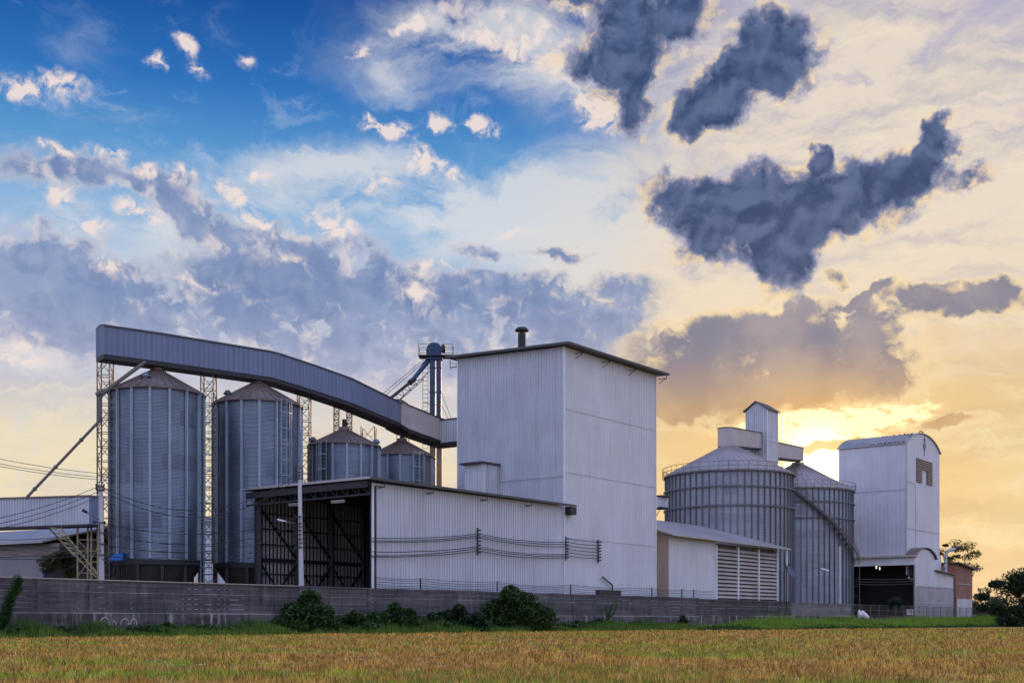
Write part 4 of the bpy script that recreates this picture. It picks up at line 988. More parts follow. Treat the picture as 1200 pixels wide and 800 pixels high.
# ================================================================== ANNEX with louvres
Fp = G(784, 117.6)
an = thing('louvred_annex', Fp, 'low white shed with a sloping grey roof and three louvred panels beside the big silo', 'shed')
ta = lambda px, b=0: ((px-600)/F*(Fp+Bv*b).y - (Fp+Bv*b).x)/(A.x - (px-600)/F*A.y)
aL, aM, aR = 0, ta(838.5), ta(911)
zW = 9.25
m = MB(); m.corr(Fp, Fp+A*aM, (0, 0), (zW+.28, zW+.28), -Bv, .6, .008); m.build('front_wall', MAT['pale_sheet'], an)
m = MB(); m.corr(Fp+Bv*9, Fp, (0, 0), (zW+2.75, zW+.28), -A, .3, .05); m.build('side_wall', MAT['tan_sheet'], an)
m = MB(); m.corr(Fp+A*aR, Fp+A*aR+Bv*9, (0, 0), (zW, zW+2.6), A, .4, .03); m.build('far_side_wall', MAT['pale_sheet'], an)
for k in range(3):
    x0_ = aM+(aR-aM)*k/3; x1_ = aM+(aR-aM)*(k+1)/3
    lp = MB(); lp.prism(Fp, (x1_-.2, x1_), (-.12, .1), 1, zW-.3) if k == 2 else None
    if k == 2: lp.build('end_mullion', MAT['trim_white'], an)
    lp = MB(); lp.prism(Fp, (x0_+.02, x0_+.22), (-.12, .1), 1, zW-.3)
    fr = lp.build('louvre_frame', MAT['trim_white'], an)
    lp = MB(); n = 18
    for j in range(n):
        z = 1.2+j*(zW-1.7)/n; a_, b_ = Fp+A*(x0_+.23), Fp+A*(x1_-.02 if k < 2 else x1_-.21)
        lp.hexa([a_-Bv*.10+u*z, b_-Bv*.10+u*z, b_+Bv*.16+u*(z+.26), a_+Bv*.16+u*(z+.26), a_-Bv*.10+u*(z+.05), b_-Bv*.10+u*(z+.05), b_+Bv*.16+u*(z+.31), a_+Bv*.16+u*(z+.31)])
    lp.build('louvre_slats', MAT['louvre_beige'], fr)
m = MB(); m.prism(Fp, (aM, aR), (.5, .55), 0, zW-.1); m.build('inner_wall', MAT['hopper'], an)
m = MB(); m.prism(Fp, (aM, aR), (-.06, .3), 0, 1.0); m.build('plinth', MAT['plaster'], an)
def pa(a, b, z): p = Fp+A*a+Bv*b; return Vector((p.x, p.y, z))
m = MB(); m.hexa([pa(-.9, -1.0, zW+.05), pa(aR+1.6, -1.0, zW-.12), pa(aR+1.6, 9.5, zW+2.9), pa(-.9, 9.5, zW+3.05), pa(-.9, -1.0, zW+.17), pa(aR+1.6, -1.0, zW), pa(aR+1.6, 9.5, zW+3.02), pa(-.9, 9.5, zW+3.17)])
m.build('roof', MAT['roof_sheet'], an)
m = MB(); m.prism(Fp, (aR+.7, aR+.85), (-.9, -.75), 0, zW-.15); m.build('downpipe', MAT['trim_white'], an)
sp = thing('floodlight', P(921, 663, 131), 'small blue-grey slanted floodlight panel on a bracket right of the louvred shed', 'lamp')
m = MB(); p, q = P(922, 664.5, 131), P(935.5, 677, 131); m.bar(p, q, .62, .12, Vector((.6, -.1, .75))); m.build('panel', MAT['blue_grey_sheet'], sp)
m = MB(); m.bar(P(919, 659, 131), P(922, 665, 131), .12); m.bar(P(926, 660, 131), P(921, 666, 131), .14); m.bar(P(922, 664, 131), G(922, 131), .12); m.build('bracket', MAT['dark_steel'], sp)

# little bridge box left of silo R1
lb = thing('link_box', P(774, 590, 135), 'small pale ribbed box bridge between the tall building and the large silo', 'duct')
m = MB(); a_, b_ = G(764, 134), G(783, 137.5); m.corr(a_, b_, (gz(594.5, 134), gz(594, 137.5)), (gz(582, 134), gz(582, 137.5)), Vector((.2, -1, 0)), .3, .03); m.build('cladding', MAT['white_sheet'], lb)
m = MB(); 
for yy in (581.8, 595.4): m.box((P(764, yy, 134.7)+P(783, yy, 138.2))/2, 1.1, .75, .07, (b_-a_).normalized(), Vector((-(b_-a_).y, (b_-a_).x, 0)).normalized())
m.bar(P(768, 606, 134), P(773, 598, 134), .08); m.build('frame', MAT['dark_steel'], lb)

# ================================================================== BIG SILOS
def big_silo(px, Y, r, ze_, zap, label, rot0, lad=None):
    c = G(px, Y); s = thing('storage_silo', c, label, 'silo', 'two large ribbed storage silos')
    m = MB(); m.lathe(c, [(r, .5), (r, ze_)], 128); m.build('silo_body', MAT['big_silo_steel'], s, smooth=True)
    for k in range(58):
        th = rot0+k*360/58; uu = polar(c, th, 1, 0)-Vector((c.x, c.y, 0)); rr = Vector((-uu.y, uu.x, 0))
        p = polar(c, th, r+.07, 0); m = MB(); m.box(Vector((p.x, p.y, (ze_+.5)/2)), .07, .07, (ze_-.5)/2, rr, uu); m.build('stiffener', MAT['dark_stiffener'], s)
    for z in (ze_-.15, ze_-2.05, ze_-4.4):
        m = MB(); m.lathe(c, [(r+.17, z-.08), (r+.30, z-.08), (r+.30, z+.08), (r+.17, z+.08), (r+.17, z-.08)], 96); m.build('wind_ring', MAT['dark_stiffener'], s)
    m = MB(); m.lathe(c, [(r+.25, ze_-.05), (r+.25, ze_+.05), (.9, zap-.5), (.9, zap-.15), (.0, zap-.12)], 96)
    for k in range(44): th = k*360/44; m.bar(polar(c, th, r+.2, ze_+.06), polar(c, th, .95, zap-.46), .09, .10)
    m.build('silo_roof', MAT['grey_roof'], s, smooth=True)
    m = MB()
    for k in range(44):
        th = k*360/44; m.bar(polar(c, th, r+.42, ze_-.3), polar(c, th, r+.42, ze_+.95), .045)
    for z in (ze_+.4, ze_+.95): m.lathe(c, [(r+.40, z-.025), (r+.45, z-.025), (r+.45, z+.025), (r+.40, z+.025), (r+.40, z-.025)], 96)
    m.build('guard_rail', MAT['lattice_steel'], s)
    m = MB(); m.lathe(c, [(r+.5, 0), (r+.5, .5), (r-.1, .5)], 96); m.build('concrete_base', MAT['plaster'], s)
    if lad is not None: ladder(s, c, lad, r+.1, 1, ze_+.5, 'trim_white')
    return s, c
R1, c1_ = big_silo(854, 150, 8.0, 19.25, 23.55, 'large ribbed silo with wind rings and a railed rim, behind the louvred shed', 1.5)
R2, c2_ = big_silo(935, 176, 7.95, 20.05, 24.7, 'large ribbed silo in front of the sunset glow with a spiral stair', 3.0)
# spiral stair on R2
rs = 8.32; n = 44
m = MB(); pts = []
for k in range(n+1):
    th = -10+90*k/n; z = 20.3-.123*90*k/n; pts.append((th, z))
for (ta_, za), (tb_, zb) in zip(pts, pts[1:]):
    for rr in (rs-.05, rs+.62): m.bar(polar(c2_, ta_, rr, za), polar(c2_, tb_, rr, zb), .05, .30)
    m.hexa([polar(c2_, ta_, rs, zb), polar(c2_, ta_, rs+.58, zb), polar(c2_, tb_, rs+.58, zb), polar(c2_, tb_, rs, zb), polar(c2_, ta_, rs, zb+.05), polar(c2_, ta_, rs+.58, zb+.05), polar(c2_, tb_, rs+.58, zb+.05), polar(c2_, tb_, rs, zb+.05)])
st = m.build('spiral_stair', MAT['hopper'], R2)
m = MB()
for i, ((ta_, za), (tb_, zb)) in enumerate(zip(pts, pts[1:])):
    m.bar(polar(c2_, ta_, rs+.62, za+1.0), polar(c2_, tb_, rs+.62, zb+1.0), .05); m.bar(polar(c2_, ta_, rs+.62, za), polar(c2_, ta_, rs+.62, za+1.0), .04)
m.build('handrail', MAT['lattice_steel'], st)

# headhouse between the two
Hc = G(899, 161.0); wA = 2.0; wBd = 3.6
hs = thing('headhouse', Hc, 'narrow pale steel headhouse tower with a gable roof between the two large silos', 'tower')
zl = gz(479, 161)
hA = ((912-600)/F*Hc.y-Hc.x)/(A.x-(912-600)/F*A.y); hB = ((873.5-600)/F*Hc.y-Hc.x)/(Bv.x-(873.5-600)/F*Bv.y)
def ph(a, b, z): p = Hc+A*a+Bv*b; return Vector((p.x, p.y, z))
m = MB(); m.corr(ph(0, hB, 0), ph(0, 0, 0), (0, 0), (zl, zl), -A, .5, .03); m.corr(ph(0, 0, 0), ph(hA, 0, 0), (0, 0), (zl, zl), -Bv, .5, .03)
m.corr(ph(hA, 0, 0), ph(hA, hB, 0), (0, 0), (zl, zl), A, .5, .03); m.corr(ph(hA, hB, 0), ph(0, hB, 0), (0, 0), (zl, zl), Bv, .5, .03)
m.tri(ph(0, hB, zl), ph(0, 0, zl), ph(0, hB/2, zl+1.15)); m.tri(ph(hA, hB, zl), ph(hA, 0, zl), ph(hA, hB/2, zl+1.15))
m.build('cladding', MAT['white_sheet'], hs)
m = MB(); zg = zl+1.18
for s0, s1 in ((-.25, hB/2), (hB+.25, hB/2)):
    z0_ = zl-.08; m.hexa([ph(-.3, s0, z0_), ph(hA+.3, s0, z0_), ph(hA+.3, s1, zg), ph(-.3, s1, zg), ph(-.3, s0, z0_+.1), ph(hA+.3, s0, z0_+.1), ph(hA+.3, s1, zg+.1), ph(-.3, s1, zg+.1)])
m.build('roof', MAT['dark_roof'], hs)
m = MB(); m.bar(ph(-.02, -.02, 0), ph(-.02, -.02, zl), .12); 
for z in (zl-7, zl-4.2): m.bar(ph(0, -.05, z), ph(hA, -.05, z), .05, .06)
m.build('corner_trim', MAT['trim_white'], hs)
# galleries to each silo
g1_ = thing('silo_gallery', P(855, 515, 151.5), 'pale enclosed gallery from the headhouse out over the left large silo', 'conveyor', 'enclosed galleries over the large silos')
q0 = G(849.5, 149.3); q1 = ph(-.1, hB*.55, 0); q1.z = 0
gallery([q0, q1], [gz(503, 150.5), gz(507.5, q1.y)], [gz(524, 150.5), gz(525.5, q1.y)], .95, MAT['slat'], MAT['dark_roof'], g1_, arch=.15, fl=.15, pitch=.4)
g2_ = thing('silo_gallery', P(925, 525, 170), 'pale enclosed gallery from the headhouse out over the right large silo', 'conveyor', 'enclosed galleries over the large silos')
q0 = ph(hA+.05, hB*.4, 0); q0.z = 0; q1 = G(934.5, 176)
gallery([q0, q1], [gz(518, q0.y), gz(525, 176)], [gz(536, q0.y), gz(539.5, 176)], .9, MAT['slat'], MAT['dark_roof'], g2_, arch=.1, fl=.15, pitch=.4)
for (root, c, za) in ((R1, c1_, 23.0), (R2, c2_, 24.45)):
    m = MB(); m.tube(Vector((c.x, c.y, za-.2)), Vector((c.x, c.y, za+.35)), .35, n=12); m.build('inlet', MAT['dark_steel'], root)

# ================================================================== RIGHT BUILDING
G0 = G(1062, 178)
tB = ((983-600)/F*G0.y-G0.x)/(Bv.x-(983-600)/F*Bv.y); tA = ((1101-600)/F*G0.y-G0.x)/(A.x-(1101-600)/F*A.y)
def pg(a, b, z): p = G0+A*a+Bv*b; return Vector((p.x, p.y, z))
rbd = thing('arched_building', G0, 'tall pale steel building with an arched roof and a louvred vent high on its end', 'building')
zE = 27.7; rise = 2.3
def arch(a, lo, hi, h): s_ = (a-lo)/(hi-lo); return h*(1-(2*s_-1)**2)**.75 if 0 < s_ < 1 else 0
m = MB(); m.corr(pg(0, tB, 0), pg(0, 0, 0), (9.4, 9.4), (zE, zE), -A, .62, .03); m.build('left_cladding', MAT['far_sheet'], rbd)
m = MB(); m.corr(pg(0, 0, 0), pg(tA, 0, 0), (7.8, 7.8), (zE, zE), -Bv, .62, .03)
NN = 18
for k in range(NN):
    a0_, a1_ = tA*k/NN, tA*(k+1)/NN
    m.quad(pg(a0_, 0, zE), pg(a1_, 0, zE), pg(a1_, 0, zE+arch(a1_, 0, tA, rise)), pg(a0_, 0, zE+arch(a0_, 0, tA, rise)))
m.build('end_cladding', MAT['far_sheet'], rbd)
m = MB(); m.corr(pg(tA, 0, 0), pg(tA, tB, 0), (0, 0), (zE, zE), A, .62, .03); m.corr(pg(tA, tB, 0), pg(0, tB, 0), (0, 0), (zE, zE), Bv, .62, .03)
for k in range(NN):
    a0_, a1_ = tA*k/NN, tA*(k+1)/NN
    m.quad(pg(a0_, tB, zE), pg(a1_, tB, zE), pg(a1_, tB, zE+arch(a1_, 0, tA, rise)), pg(a0_, tB, zE+arch(a0_, 0, tA, rise)))
m.build('rear_cladding', MAT['far_sheet'], rbd)
m = MB(); i0 = 0
for k in range(NN+1):
    a_ = tA*k/NN; z = zE+arch(a_, 0, tA, rise)+.04
    if k == 0: a_ = -.2
    if k == NN: a_ = tA+.2
    m.v += [pg(a_, -.25, z), pg(a_, tB+.25, z), pg(a_, -.25, z+.1), pg(a_, tB+.25, z+.1)]
for k in range(NN):
    j = 4*k; m.f += [(j, j+4, j+5, j+1), (j+2, j+3, j+7, j+6), (j, j+2, j+6, j+4), (j+1, j+5, j+7, j+3)]
m.f += [(0, 1, 3, 2), (4*NN, 4*NN+2, 4*NN+3, 4*NN+1)]
m.build('arched_roof', MAT['roof_sheet'], rbd)
m = MB(); m.bar(pg(-.03, -.03, 7.8), pg(-.03, -.03, zE), .14)
m.bar(pg(0, -.06, 14.9), pg(tA, -.06, 14.9), .05, .05); m.bar(pg(-.06, 0, 20.8), pg(-.06, tB, 20.8), .05, .05); m.bar(pg(0, -.06, 22), pg(3.8, -.06, 22), .05, .05); m.bar(pg(3.9, -.05, 8), pg(3.9, -.05, 22), .04)
m.build('sheet_laps', MAT['lap_grey'], rbd)
# U-shaped louvre vent
va0 = a_lo = None
def ga_at(px): return ((px-600)/F*G0.y-G0.x)/(A.x-(px-600)/F*A.y)
v0, v1, v2, v3 = ga_at(1073.5), ga_at(1079.8), ga_at(1085.5), ga_at(1092)
def gzz(px, py): a = ga_at(px); return CAMZ+(HOR-py)/F*pg(a, 0, 0).y
zv1, zv0, zvm = gzz(1080, 538), gzz(1080, 566), gzz(1083, 551.5)
m = MB(); m.prism(G0, (v0, v3), (-.09, -.04), zvm, zv1); m.prism(G0, (v0, v1), (-.09, -.04), zv0, zvm); m.prism(G0, (v2, v3), (-.09, -.04), zv0, zvm)
vb = m.build('vent_recess', MAT['dark_steel'], rbd)
m = MB(); nsl = 13
for j in range(nsl):
    z = zv0+(zv1-zv0)*(j+.5)/nsl
    for (x0_, x1_) in ([(v0, v3)] if z > zvm else [(v0, v1), (v2, v3)]): m.prism(G0, (x0_, x1_), (-.24, -.1), z-.04, z+.05)
m.build('vent_slats', MAT['tan_sheet'], vb)
m = MB(); ac = ga_at(1083)     # dark vertical emblem-like fitting with short cross bars under the arch
m.bar(pg(ac, -.08, gzz(1083, 534)), pg(ac, -.08, gzz(1083, 510)), .07)
for yy, wd in ((515, .35), (518, .2), (521, .5), (524, .45), (527, .2)): m.bar(pg(ac-wd, -.1, gzz(1083, yy)), pg(ac+wd, -.1, gzz(1083, yy)), .08, .22)
m.build('gable_fitting', MAT['blue_grey_sheet'], rbd)
# lower extension
ext = thing('loading_bay', pg(0, -1.5, 0), 'low extension with a dark open bay under the tall arched building', 'building')
e_b = -1.5; zx = gz(652.5, 177); zo = gz(661.5, 177)
xA = ((1096-600)/F*pg(0, e_b, 0).y-pg(0, e_b, 0).x)/(A.x-(1096-600)/F*A.y); xB = ((1117-600)/F*pg(0, e_b, 0).y-pg(0, e_b, 0).x)/(A.x-(1117-600)/F*A.y)
m = MB(); m.prism(G0, (-.75, -.6), (e_b, tB+.2), zo, zx); m.build('fascia', MAT['trim_white'], ext)
m = MB(); m.prism(G0, (-1.2, 0), (e_b-.3, tB+.3), zx+.02, zx+.30); m.build('canopy_roof', MAT['tan_sheet'], ext)
zs = gz(669, 184)
m = MB(); m.corr(pg(-.6, e_b, 0), pg(xA, e_b, 0), (6.2, 6.2), (zx-.1, zx-.1), -Bv, .6, .02)
for k in range(12):
    lo, hi = -.6, xA; a0_, a1_ = lo+(hi-lo)*k/12, lo+(hi-lo)*(k+1)/12
    m.quad(pg(a0_, e_b, zx-.1), pg(a1_, e_b, zx-.1), pg(a1_, e_b, zx-.1+arch(a1_, lo, hi, 1.5)), pg(a0_, e_b, zx-.1+arch(a0_, lo, hi, 1.5)))
m.corr(pg(xA, e_b, 0), pg(xB, e_b, 0), (6.2, 6.2), (zs, zs-.4), -Bv, .6, .02)
m.build('upper_cladding', MAT['far_sheet'], ext)
m = MB()
for k in range(12):
    lo, hi = -.9, xA+.2; a0_, a1_ = lo+(hi-lo)*k/12, lo+(hi-lo)*(k+1)/12; z0_, z1_ = zx-.05+arch(a0_, lo, hi, 1.6), zx-.05+arch(a1_, lo, hi, 1.6)
    m.hexa([pg(a0_, e_b-.35, z0_), pg(a1_, e_b-.35, z1_), pg(a1_, -.06, z1_), pg(a0_, -.06, z0_), pg(a0_, e_b-.35, z0_+.1), pg(a1_, e_b-.35, z1_+.1), pg(a1_, -.06, z1_+.1), pg(a0_, -.06, z0_+.1)])
m.build('arched_canopy', MAT['rust_roof'], ext)
m = MB(); m.prism(G0, (-.6, xB), (e_b, e_b+.2), 0, 6.15)
lw_ = m.build('lower_wall', MAT['cement_board'], ext)
m = MB(); 
for z in (3.6, 6.15): m.prism(G0, (-.6, xB), (e_b-.05, e_b-.002), z-.06, z+.06)
for a in (-.6, xA-.3, xB-.1): m.prism(G0, (a, a+.1), (e_b-.05, e_b-.002), 0, 6.0)
m.build('battens', MAT['plaster'], ext)
m = MB(); m.hexa([pg(xA-.4, e_b-.7, zs+.02), pg(xB+.5, e_b-.7, zs-.45), pg(xB+.5, 3, zs-.1), pg(xA-.4, 3, zs+.4), pg(xA-.4, e_b-.7, zs+.17), pg(xB+.5, e_b-.7, zs-.3), pg(xB+.5, 3, zs+.05), pg(xA-.4, 3, zs+.55)]); m.build('side_roof', MAT['rust_roof'], ext)
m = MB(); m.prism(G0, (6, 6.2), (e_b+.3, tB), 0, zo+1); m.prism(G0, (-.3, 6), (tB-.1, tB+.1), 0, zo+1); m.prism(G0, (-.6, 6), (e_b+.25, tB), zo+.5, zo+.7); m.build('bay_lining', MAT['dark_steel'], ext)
m = MB()
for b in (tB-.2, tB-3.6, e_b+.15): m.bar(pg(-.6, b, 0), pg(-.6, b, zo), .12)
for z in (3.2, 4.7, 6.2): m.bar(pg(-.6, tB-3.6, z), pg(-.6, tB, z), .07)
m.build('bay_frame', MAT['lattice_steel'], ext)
m = MB()
for b in (tB-.6, tB-1.1, tB-1.5): m.bar(pg(-.9, b, 0), pg(-.5, b+.1, 3.4+b*.12), .14)
m.build('timber_props', MAT['wood'], ext)
for i, (px, py) in enumerate(((1027, 664), (1031, 665.5))):
    t = thing('hanging_lamp', P(px, py, 181), ('brighter', 'fainter')[i]+' small lit warm lamp hanging in the dark loading bay', 'lamp', 'lit lamps in the loading bay')
    p = P(px, py, 180.5); m = MB(); m.lathe(p, [(.02, p.z+.25), (.10-.03*i, p.z+.08), (.10-.03*i, p.z-.18), (.02, p.z-.28)], 10); m.build('bulb', MAT['lamp_white'], t)
    m = MB(); m.bar(p+UP*.3, Vector((p.x, p.y, zo+.4)), .03); m.build('cord', MAT['black_rubber'], t)
lampbar('strip_light', P(1065, 677, 178), P(1070, 681, 179), .11, 'tilted white strip light in the opening of the dark loading bay')
sh_ = thing('gooseneck_duct', P(1108, 670, 186), 'silver gooseneck exhaust duct rising from the low side roof', 'duct')
m = MB(); Yd = 187
m.path([P(1108, 672, Yd), P(1108, 655, Yd), P(1108.3, 650, Yd), P(1110, 646, Yd), P(1113, 644, Yd), P(1120, 643, Yd)], .27, 12); m.build('pipe', MAT['galv'], sh_, smooth=True)
m = MB()
for pyy in (666, 660, 654): m.tube(P(1108, pyy, Yd), P(1108, pyy-.8, Yd), .32, n=12)
m.tube(P(1119, 643.2, Yd), P(1121, 642.8, Yd), .31, n=12); m.build('bands', MAT['lattice_steel'], sh_)
m = MB(); m.box(P(1098, 662, 188), .5, .5, 1.5); m.build('stub_box', MAT['trim_white'], ext)

bb = thing('brick_building', G(1119, 195), 'two-storey reddish brick building with a sloping dark roof at the far right', 'building')
b0 = G(1120.5, 195); nA = ((1139.5-600)/F*b0.y-b0.x)/(A.x-(1139.5-600)/F*A.y)
def pb(a, b, z): p = b0+A*a+Bv*b; return Vector((p.x, p.y, z))
zb1, zb2 = gz(660.5, 195), gz(667, b0.y+nA*.78)
m = MB(); m.hexa([pb(0, 0, 0), pb(nA, 0, 0), pb(nA, 9, 0), pb(0, 9, 0), pb(0, 0, zb1), pb(nA, 0, zb2), pb(nA, 9, zb2), pb(0, 9, zb1)]); m.build('wall', MAT['brick_wall'], bb)
m = MB(); m.hexa([pb(-.6, -.8, zb1+.1), pb(nA+.8, -.8, zb2-.1), pb(nA+.8, 9.5, zb2-.1), pb(-.6, 9.5, zb1+.1), pb(-.6, -.8, zb1+.3), pb(nA+.8, -.8, zb2+.1), pb(nA+.8, 9.5, zb2+.1), pb(-.6, 9.5, zb1+.3)]); m.build('roof', MAT['dark_roof'], bb)
m = MB(); m.prism(b0, (.2, nA-.3), (-.06, -.003), 0, gz(701, 195)); m.build('plaster_patch', MAT['plaster'], bb)
m = MB(); m.prism(b0, (0, nA), (-.08, -.003), gz(684, 195), gz(683, 195)); m.build('string_course', MAT['cement_board'], bb)
m = MB(); m.prism(b0, (-.08, -.003), (1.0, 2.2), 5.3, 7.6); m.build('window', MAT['dark_steel'], bb)
m = MB(); m.prism(b0, (-.7, -.01), (.6, 2.6), 4.7, 4.9); m.build('window_ledge', MAT['plaster'], bb)

# ================================================================== BIRDS on the arched roof
bx = [1020, 1022.5, 1025, 1029, 1033, 1036, 1038, 1041, 1043, 1046, 1049, 1052, 1055, 1058, 1060, 1027, 1031, 1040, 1047, 1053, 1057, 1061, 1066, 1080, 1077]
bird0 = None
for i, px in enumerate(bx):
    on_eave = i < 15
    if px > 1062: a_, b_ = ga_at(px), -.1
    else: b_ = ((px-600)/F*G0.y-G0.x)/(Bv.x-(px-600)/F*Bv.y); a_ = .0 if on_eave else tA*.18
    z = zE+arch(max(a_, .001), 0, tA, rise)+.16
    if bird0 is None:
        bird0 = thing('pigeon', (0, 0, 0), 'small dark pigeon perched on the arched roof', 'bird', 'pigeons on the arched roof')
        m = MB(); m.path([Vector((-.26, 0, .06)), Vector((-.12, 0, .12)), Vector((.02, 0, .16)), Vector((.10, 0, .22)), Vector((.13, 0, .30)), Vector((.17, 0, .31)), Vector((.23, 0, .29))], [.02, .07, .10, .08, .055, .05, .01], 8); m.build('body', MAT['bird_grey'], bird0, smooth=True)
        m = MB(); m.bar(Vector((0, -.03, 0)), Vector((0, -.03, .1)), .015); m.bar(Vector((0, .03, 0)), Vector((0, .03, .1)), .015); m.build('legs', MAT['bird_grey'], bird0)
        b = bird0
    else:
        b = bird0.copy(); Acol.objects.link(b)
        for ch in list(bird0.children): c = ch.copy(); Acol.objects.link(c); c.parent = b
    b.location = pg(a_, b_, z); b.rotation_euler = (0, 0, random.uniform(0, 6.28)); s_ = random.uniform(.75, 1.0); b.scale = (s_,)*3

# ================================================================== UTILITY POLES
def pole(px, Y, ytop, r0, r1, label, lamp=None, rack=None, tops=None, lean=0.0):
    c = G(px, Y); zt_ = gz(ytop, Y); t = thing('utility_pole', c, label, 'pole')
    top = Vector((c.x+lean, c.y, zt_))
    m = MB(); m.tube(c, top, r0, r1, n=14); m.build('shaft', MAT['concrete_pole'], t, smooth=True)
    if tops:
        m = MB(); m.bar(Vector((c.x+lean, c.y-.1, gz(tops[0], Y))), Vector((c.x+lean, c.y-.1, gz(tops[-1], Y)-.1)), .05)
        for yy in tops:
            z = gz(yy, Y); m.bar(Vector((c.x+lean-.22, c.y-.1, z)), Vector((c.x+lean+.22, c.y-.1, z)), .05)
            for s in (-.22, .22): m.tube(Vector((c.x+lean+s, c.y-.1, z)), Vector((c.x+lean+s, c.y-.1, z+.16)), .05, n=8)
        m.build('top_insulators', MAT['dark_steel'], t)
    if rack:
        m = MB(); m.bar(Vector((c.x+lean*.5-.02, c.y-.24, gz(rack[0], Y))), Vector((c.x+lean*.4-.02, c.y-.24, gz(rack[-1], Y)-.1)), .04)
        for yy in rack:
            z = gz(yy, Y); x = c.x+lean*(z/zt_)
            m.bar(Vector((x-.3, c.y-.2, z)), Vector((x+.25, c.y-.2, z)), .04)
            for s in (-.32, .26): m.tube(Vector((x+s, c.y-.2, z-.05)), Vector((x+s, c.y-.2, z+.07)), .06, n=8)
        m.build('insulator_rack', MAT['dark_steel'], t)
    if lamp:
        (x0_, y0_), (x1_, y1_), w_, dark = lamp
        a, b = P(x0_, y0_, Y-.5), P(x1_, y1_, Y-.1); m = MB(); m.bar(b, a.lerp(b, .15), .06); arm = m.build('lamp_arm', MAT['lattice_steel'], t)
        m = MB(); mid = a.lerp(b, .5 if not dark else .28)
        m.tube(a, mid, w_, w_*.8, n=8); m.build('lamp_head', MAT['dark_steel' if dark else 'lamp_shell'], arm)
    return t
pole(354, 77.2, 548, .19, .115, 'white concrete pole with lamp arm and insulator racks, in front of the open shed', lamp=((325, 608.5), (347, 613.5), .07, False), rack=[605, 613, 617, 621, 626, 631, 636, 641], tops=[549, 553, 557, 561], lean=-.17)
pole(120, 67.5, 568, .165, .12, 'grey concrete pole with a street lamp arm, at the right end of the low gallery', lamp=((96.5, 597), (117, 609), .09, True), rack=[612, 624, 637, 650], tops=[570, 574], lean=-.1)
lp3 = pole(984, 146.5, 640, .19, .13, 'plain pale concrete pole in front of the spiral-stair silo')
s9 = thing('street_lamp', P(962, 666, 145), 'thin white lamp fitting on a small post in front of the right large silo', 'lamp')
m = MB(); m.tube(P(962, 666, 145), P(971.5, 668.5, 145), .11, n=8); m.build('lamp_head', MAT['lamp_shell'], s9)
m = MB(); m.bar(P(962, 666.3, 145.15), P(953, 665, 147), .05); m.bar(P(953, 665, 147), G(953, 147), .08); m.build('lamp_post', MAT['dark_stiffener'], s9)
# power lines: pole to pole and away to the left
def sagline(m, p, q, sag, r=.02, n=14):
    pts = []
    for k in range(n+1):
        u_ = k/n; v = p.lerp(q, u_); v = v - UP*(sag*4*u_*(1-u_)); pts.append(v)
    m.path(pts, r, 5)
pln = thing('power_lines', P(235, 640, 72), 'dark sagging power lines strung between the two concrete poles', 'cables')
m = MB()
for yy0, yy1, sg in ((612, 605, .9), (624, 613, 1.0), (637, 621, .9), (650, 631, .8), (655, 641, .6), (570, 553, 1.9), (574, 557, 2.1)):
    sagline(m, P(119, yy0, 67.3), P(352, yy1, 77.0), sg, .022, 18)
m.build('cables', MAT['black_rubber'], pln)
pl2 = thing('power_lines', P(60, 600, 60), 'dark power lines fanning left from the lamp-arm pole across the low gallery', 'cables')
m = MB()
for y0_, y1_, Yl in ((560, 600, 50), (566, 607, 50), (572, 612, 50), (612, 598, 46), (624, 610, 46), (637, 618, 46)):
    sagline(m, P(119, y0_+8, 67.3), P(-120, y1_+22, Yl), .5, .018, 14)
m.build('cables', MAT['black_rubber'], pl2)
pl3 = thing('distant_power_lines', P(50, 548, 120), 'three thin distant wires across the pale sky left of the lattice tower', 'cables')
m = MB()
for y0_, y1_ in ((534, 556), (540, 560), (543, 563)): sagline(m, P(-40, y0_-5, 115), P(150, y1_+1, 118), .35, .03, 10)
m.build('cables', MAT['lattice_steel'], pl3)
pl4 = thing('distant_power_lines', P(1035, 680, 168), 'sagging wires crossing the dark loading bay opening', 'cables')
m = MB()
for yy in (679, 682, 685): sagline(m, P(1003, yy-1, 165), P(1075, yy-2, 172), .15, .025, 10)
m.build('cables', MAT['lattice_steel'], pl4)

# small things by the wall and fence
ob = thing('ventilation_hood', P(712, 692, 102), 'mossy concrete box with an angled pipe rail, poking above the wall', 'box')
t0_ = t_at(703, 1.0); t1_ = t_at(728, 1.0)
m = MB(); m.prism(wl(0, 1.0), (t0_, t1_), (0, .8), 0, 3.62); m.build('concrete_box', MAT['soil'], ob)
m = MB(); q = wl(t_at(717.5, 1.2), 1.2, 3.5); r_ = wl(t_at(706, 1.2), 1.2, 0); r_.z = gz(675.5, r_.y); q2 = Vector((q.x, q.y, gz(685, q.y)))
m.tube(q, q2, .07, n=8); m.tube(q2, r_, .07, n=8); m.build('pipe_rail', MAT['dark_steel'], ob)
bg_ = thing('white_sack', P(1010, 722, 155), 'crumpled white sack lying at the foot of the steel fence', 'sack')
pbk = wl(t_at(1010.5, -.3), -.3, 0); m = MB()
m.path([pbk+Vector((-.5, 0, 1.15)), pbk+Vector((-.3, 0, 1.55)), pbk+Vector((0, 0, 1.75)), pbk+Vector((.3, 0, 1.5)), pbk+Vector((.65, 0, 1.25)), pbk+Vector((.9, 0, 1.15))], [.1, .42, .45, .38, .3, .08], 9); sb_ = m.build('sack', MAT['bag_white'], bg_, smooth=True)
m = MB(); m.box(pbk+Vector((.2, .1, .6)), .9, .35, .6); m.build('stone_heap', MAT['soil'], bg_)
m = MB(); m.path([pbk+Vector((-.32, 0, 1.75)), pbk+Vector((-.4, 0, 2.0)), pbk+Vector((-.36, 0, 2.25))], [.18, .2, .06], 7); m.build('tied_neck', MAT['bag_white'], bg_)
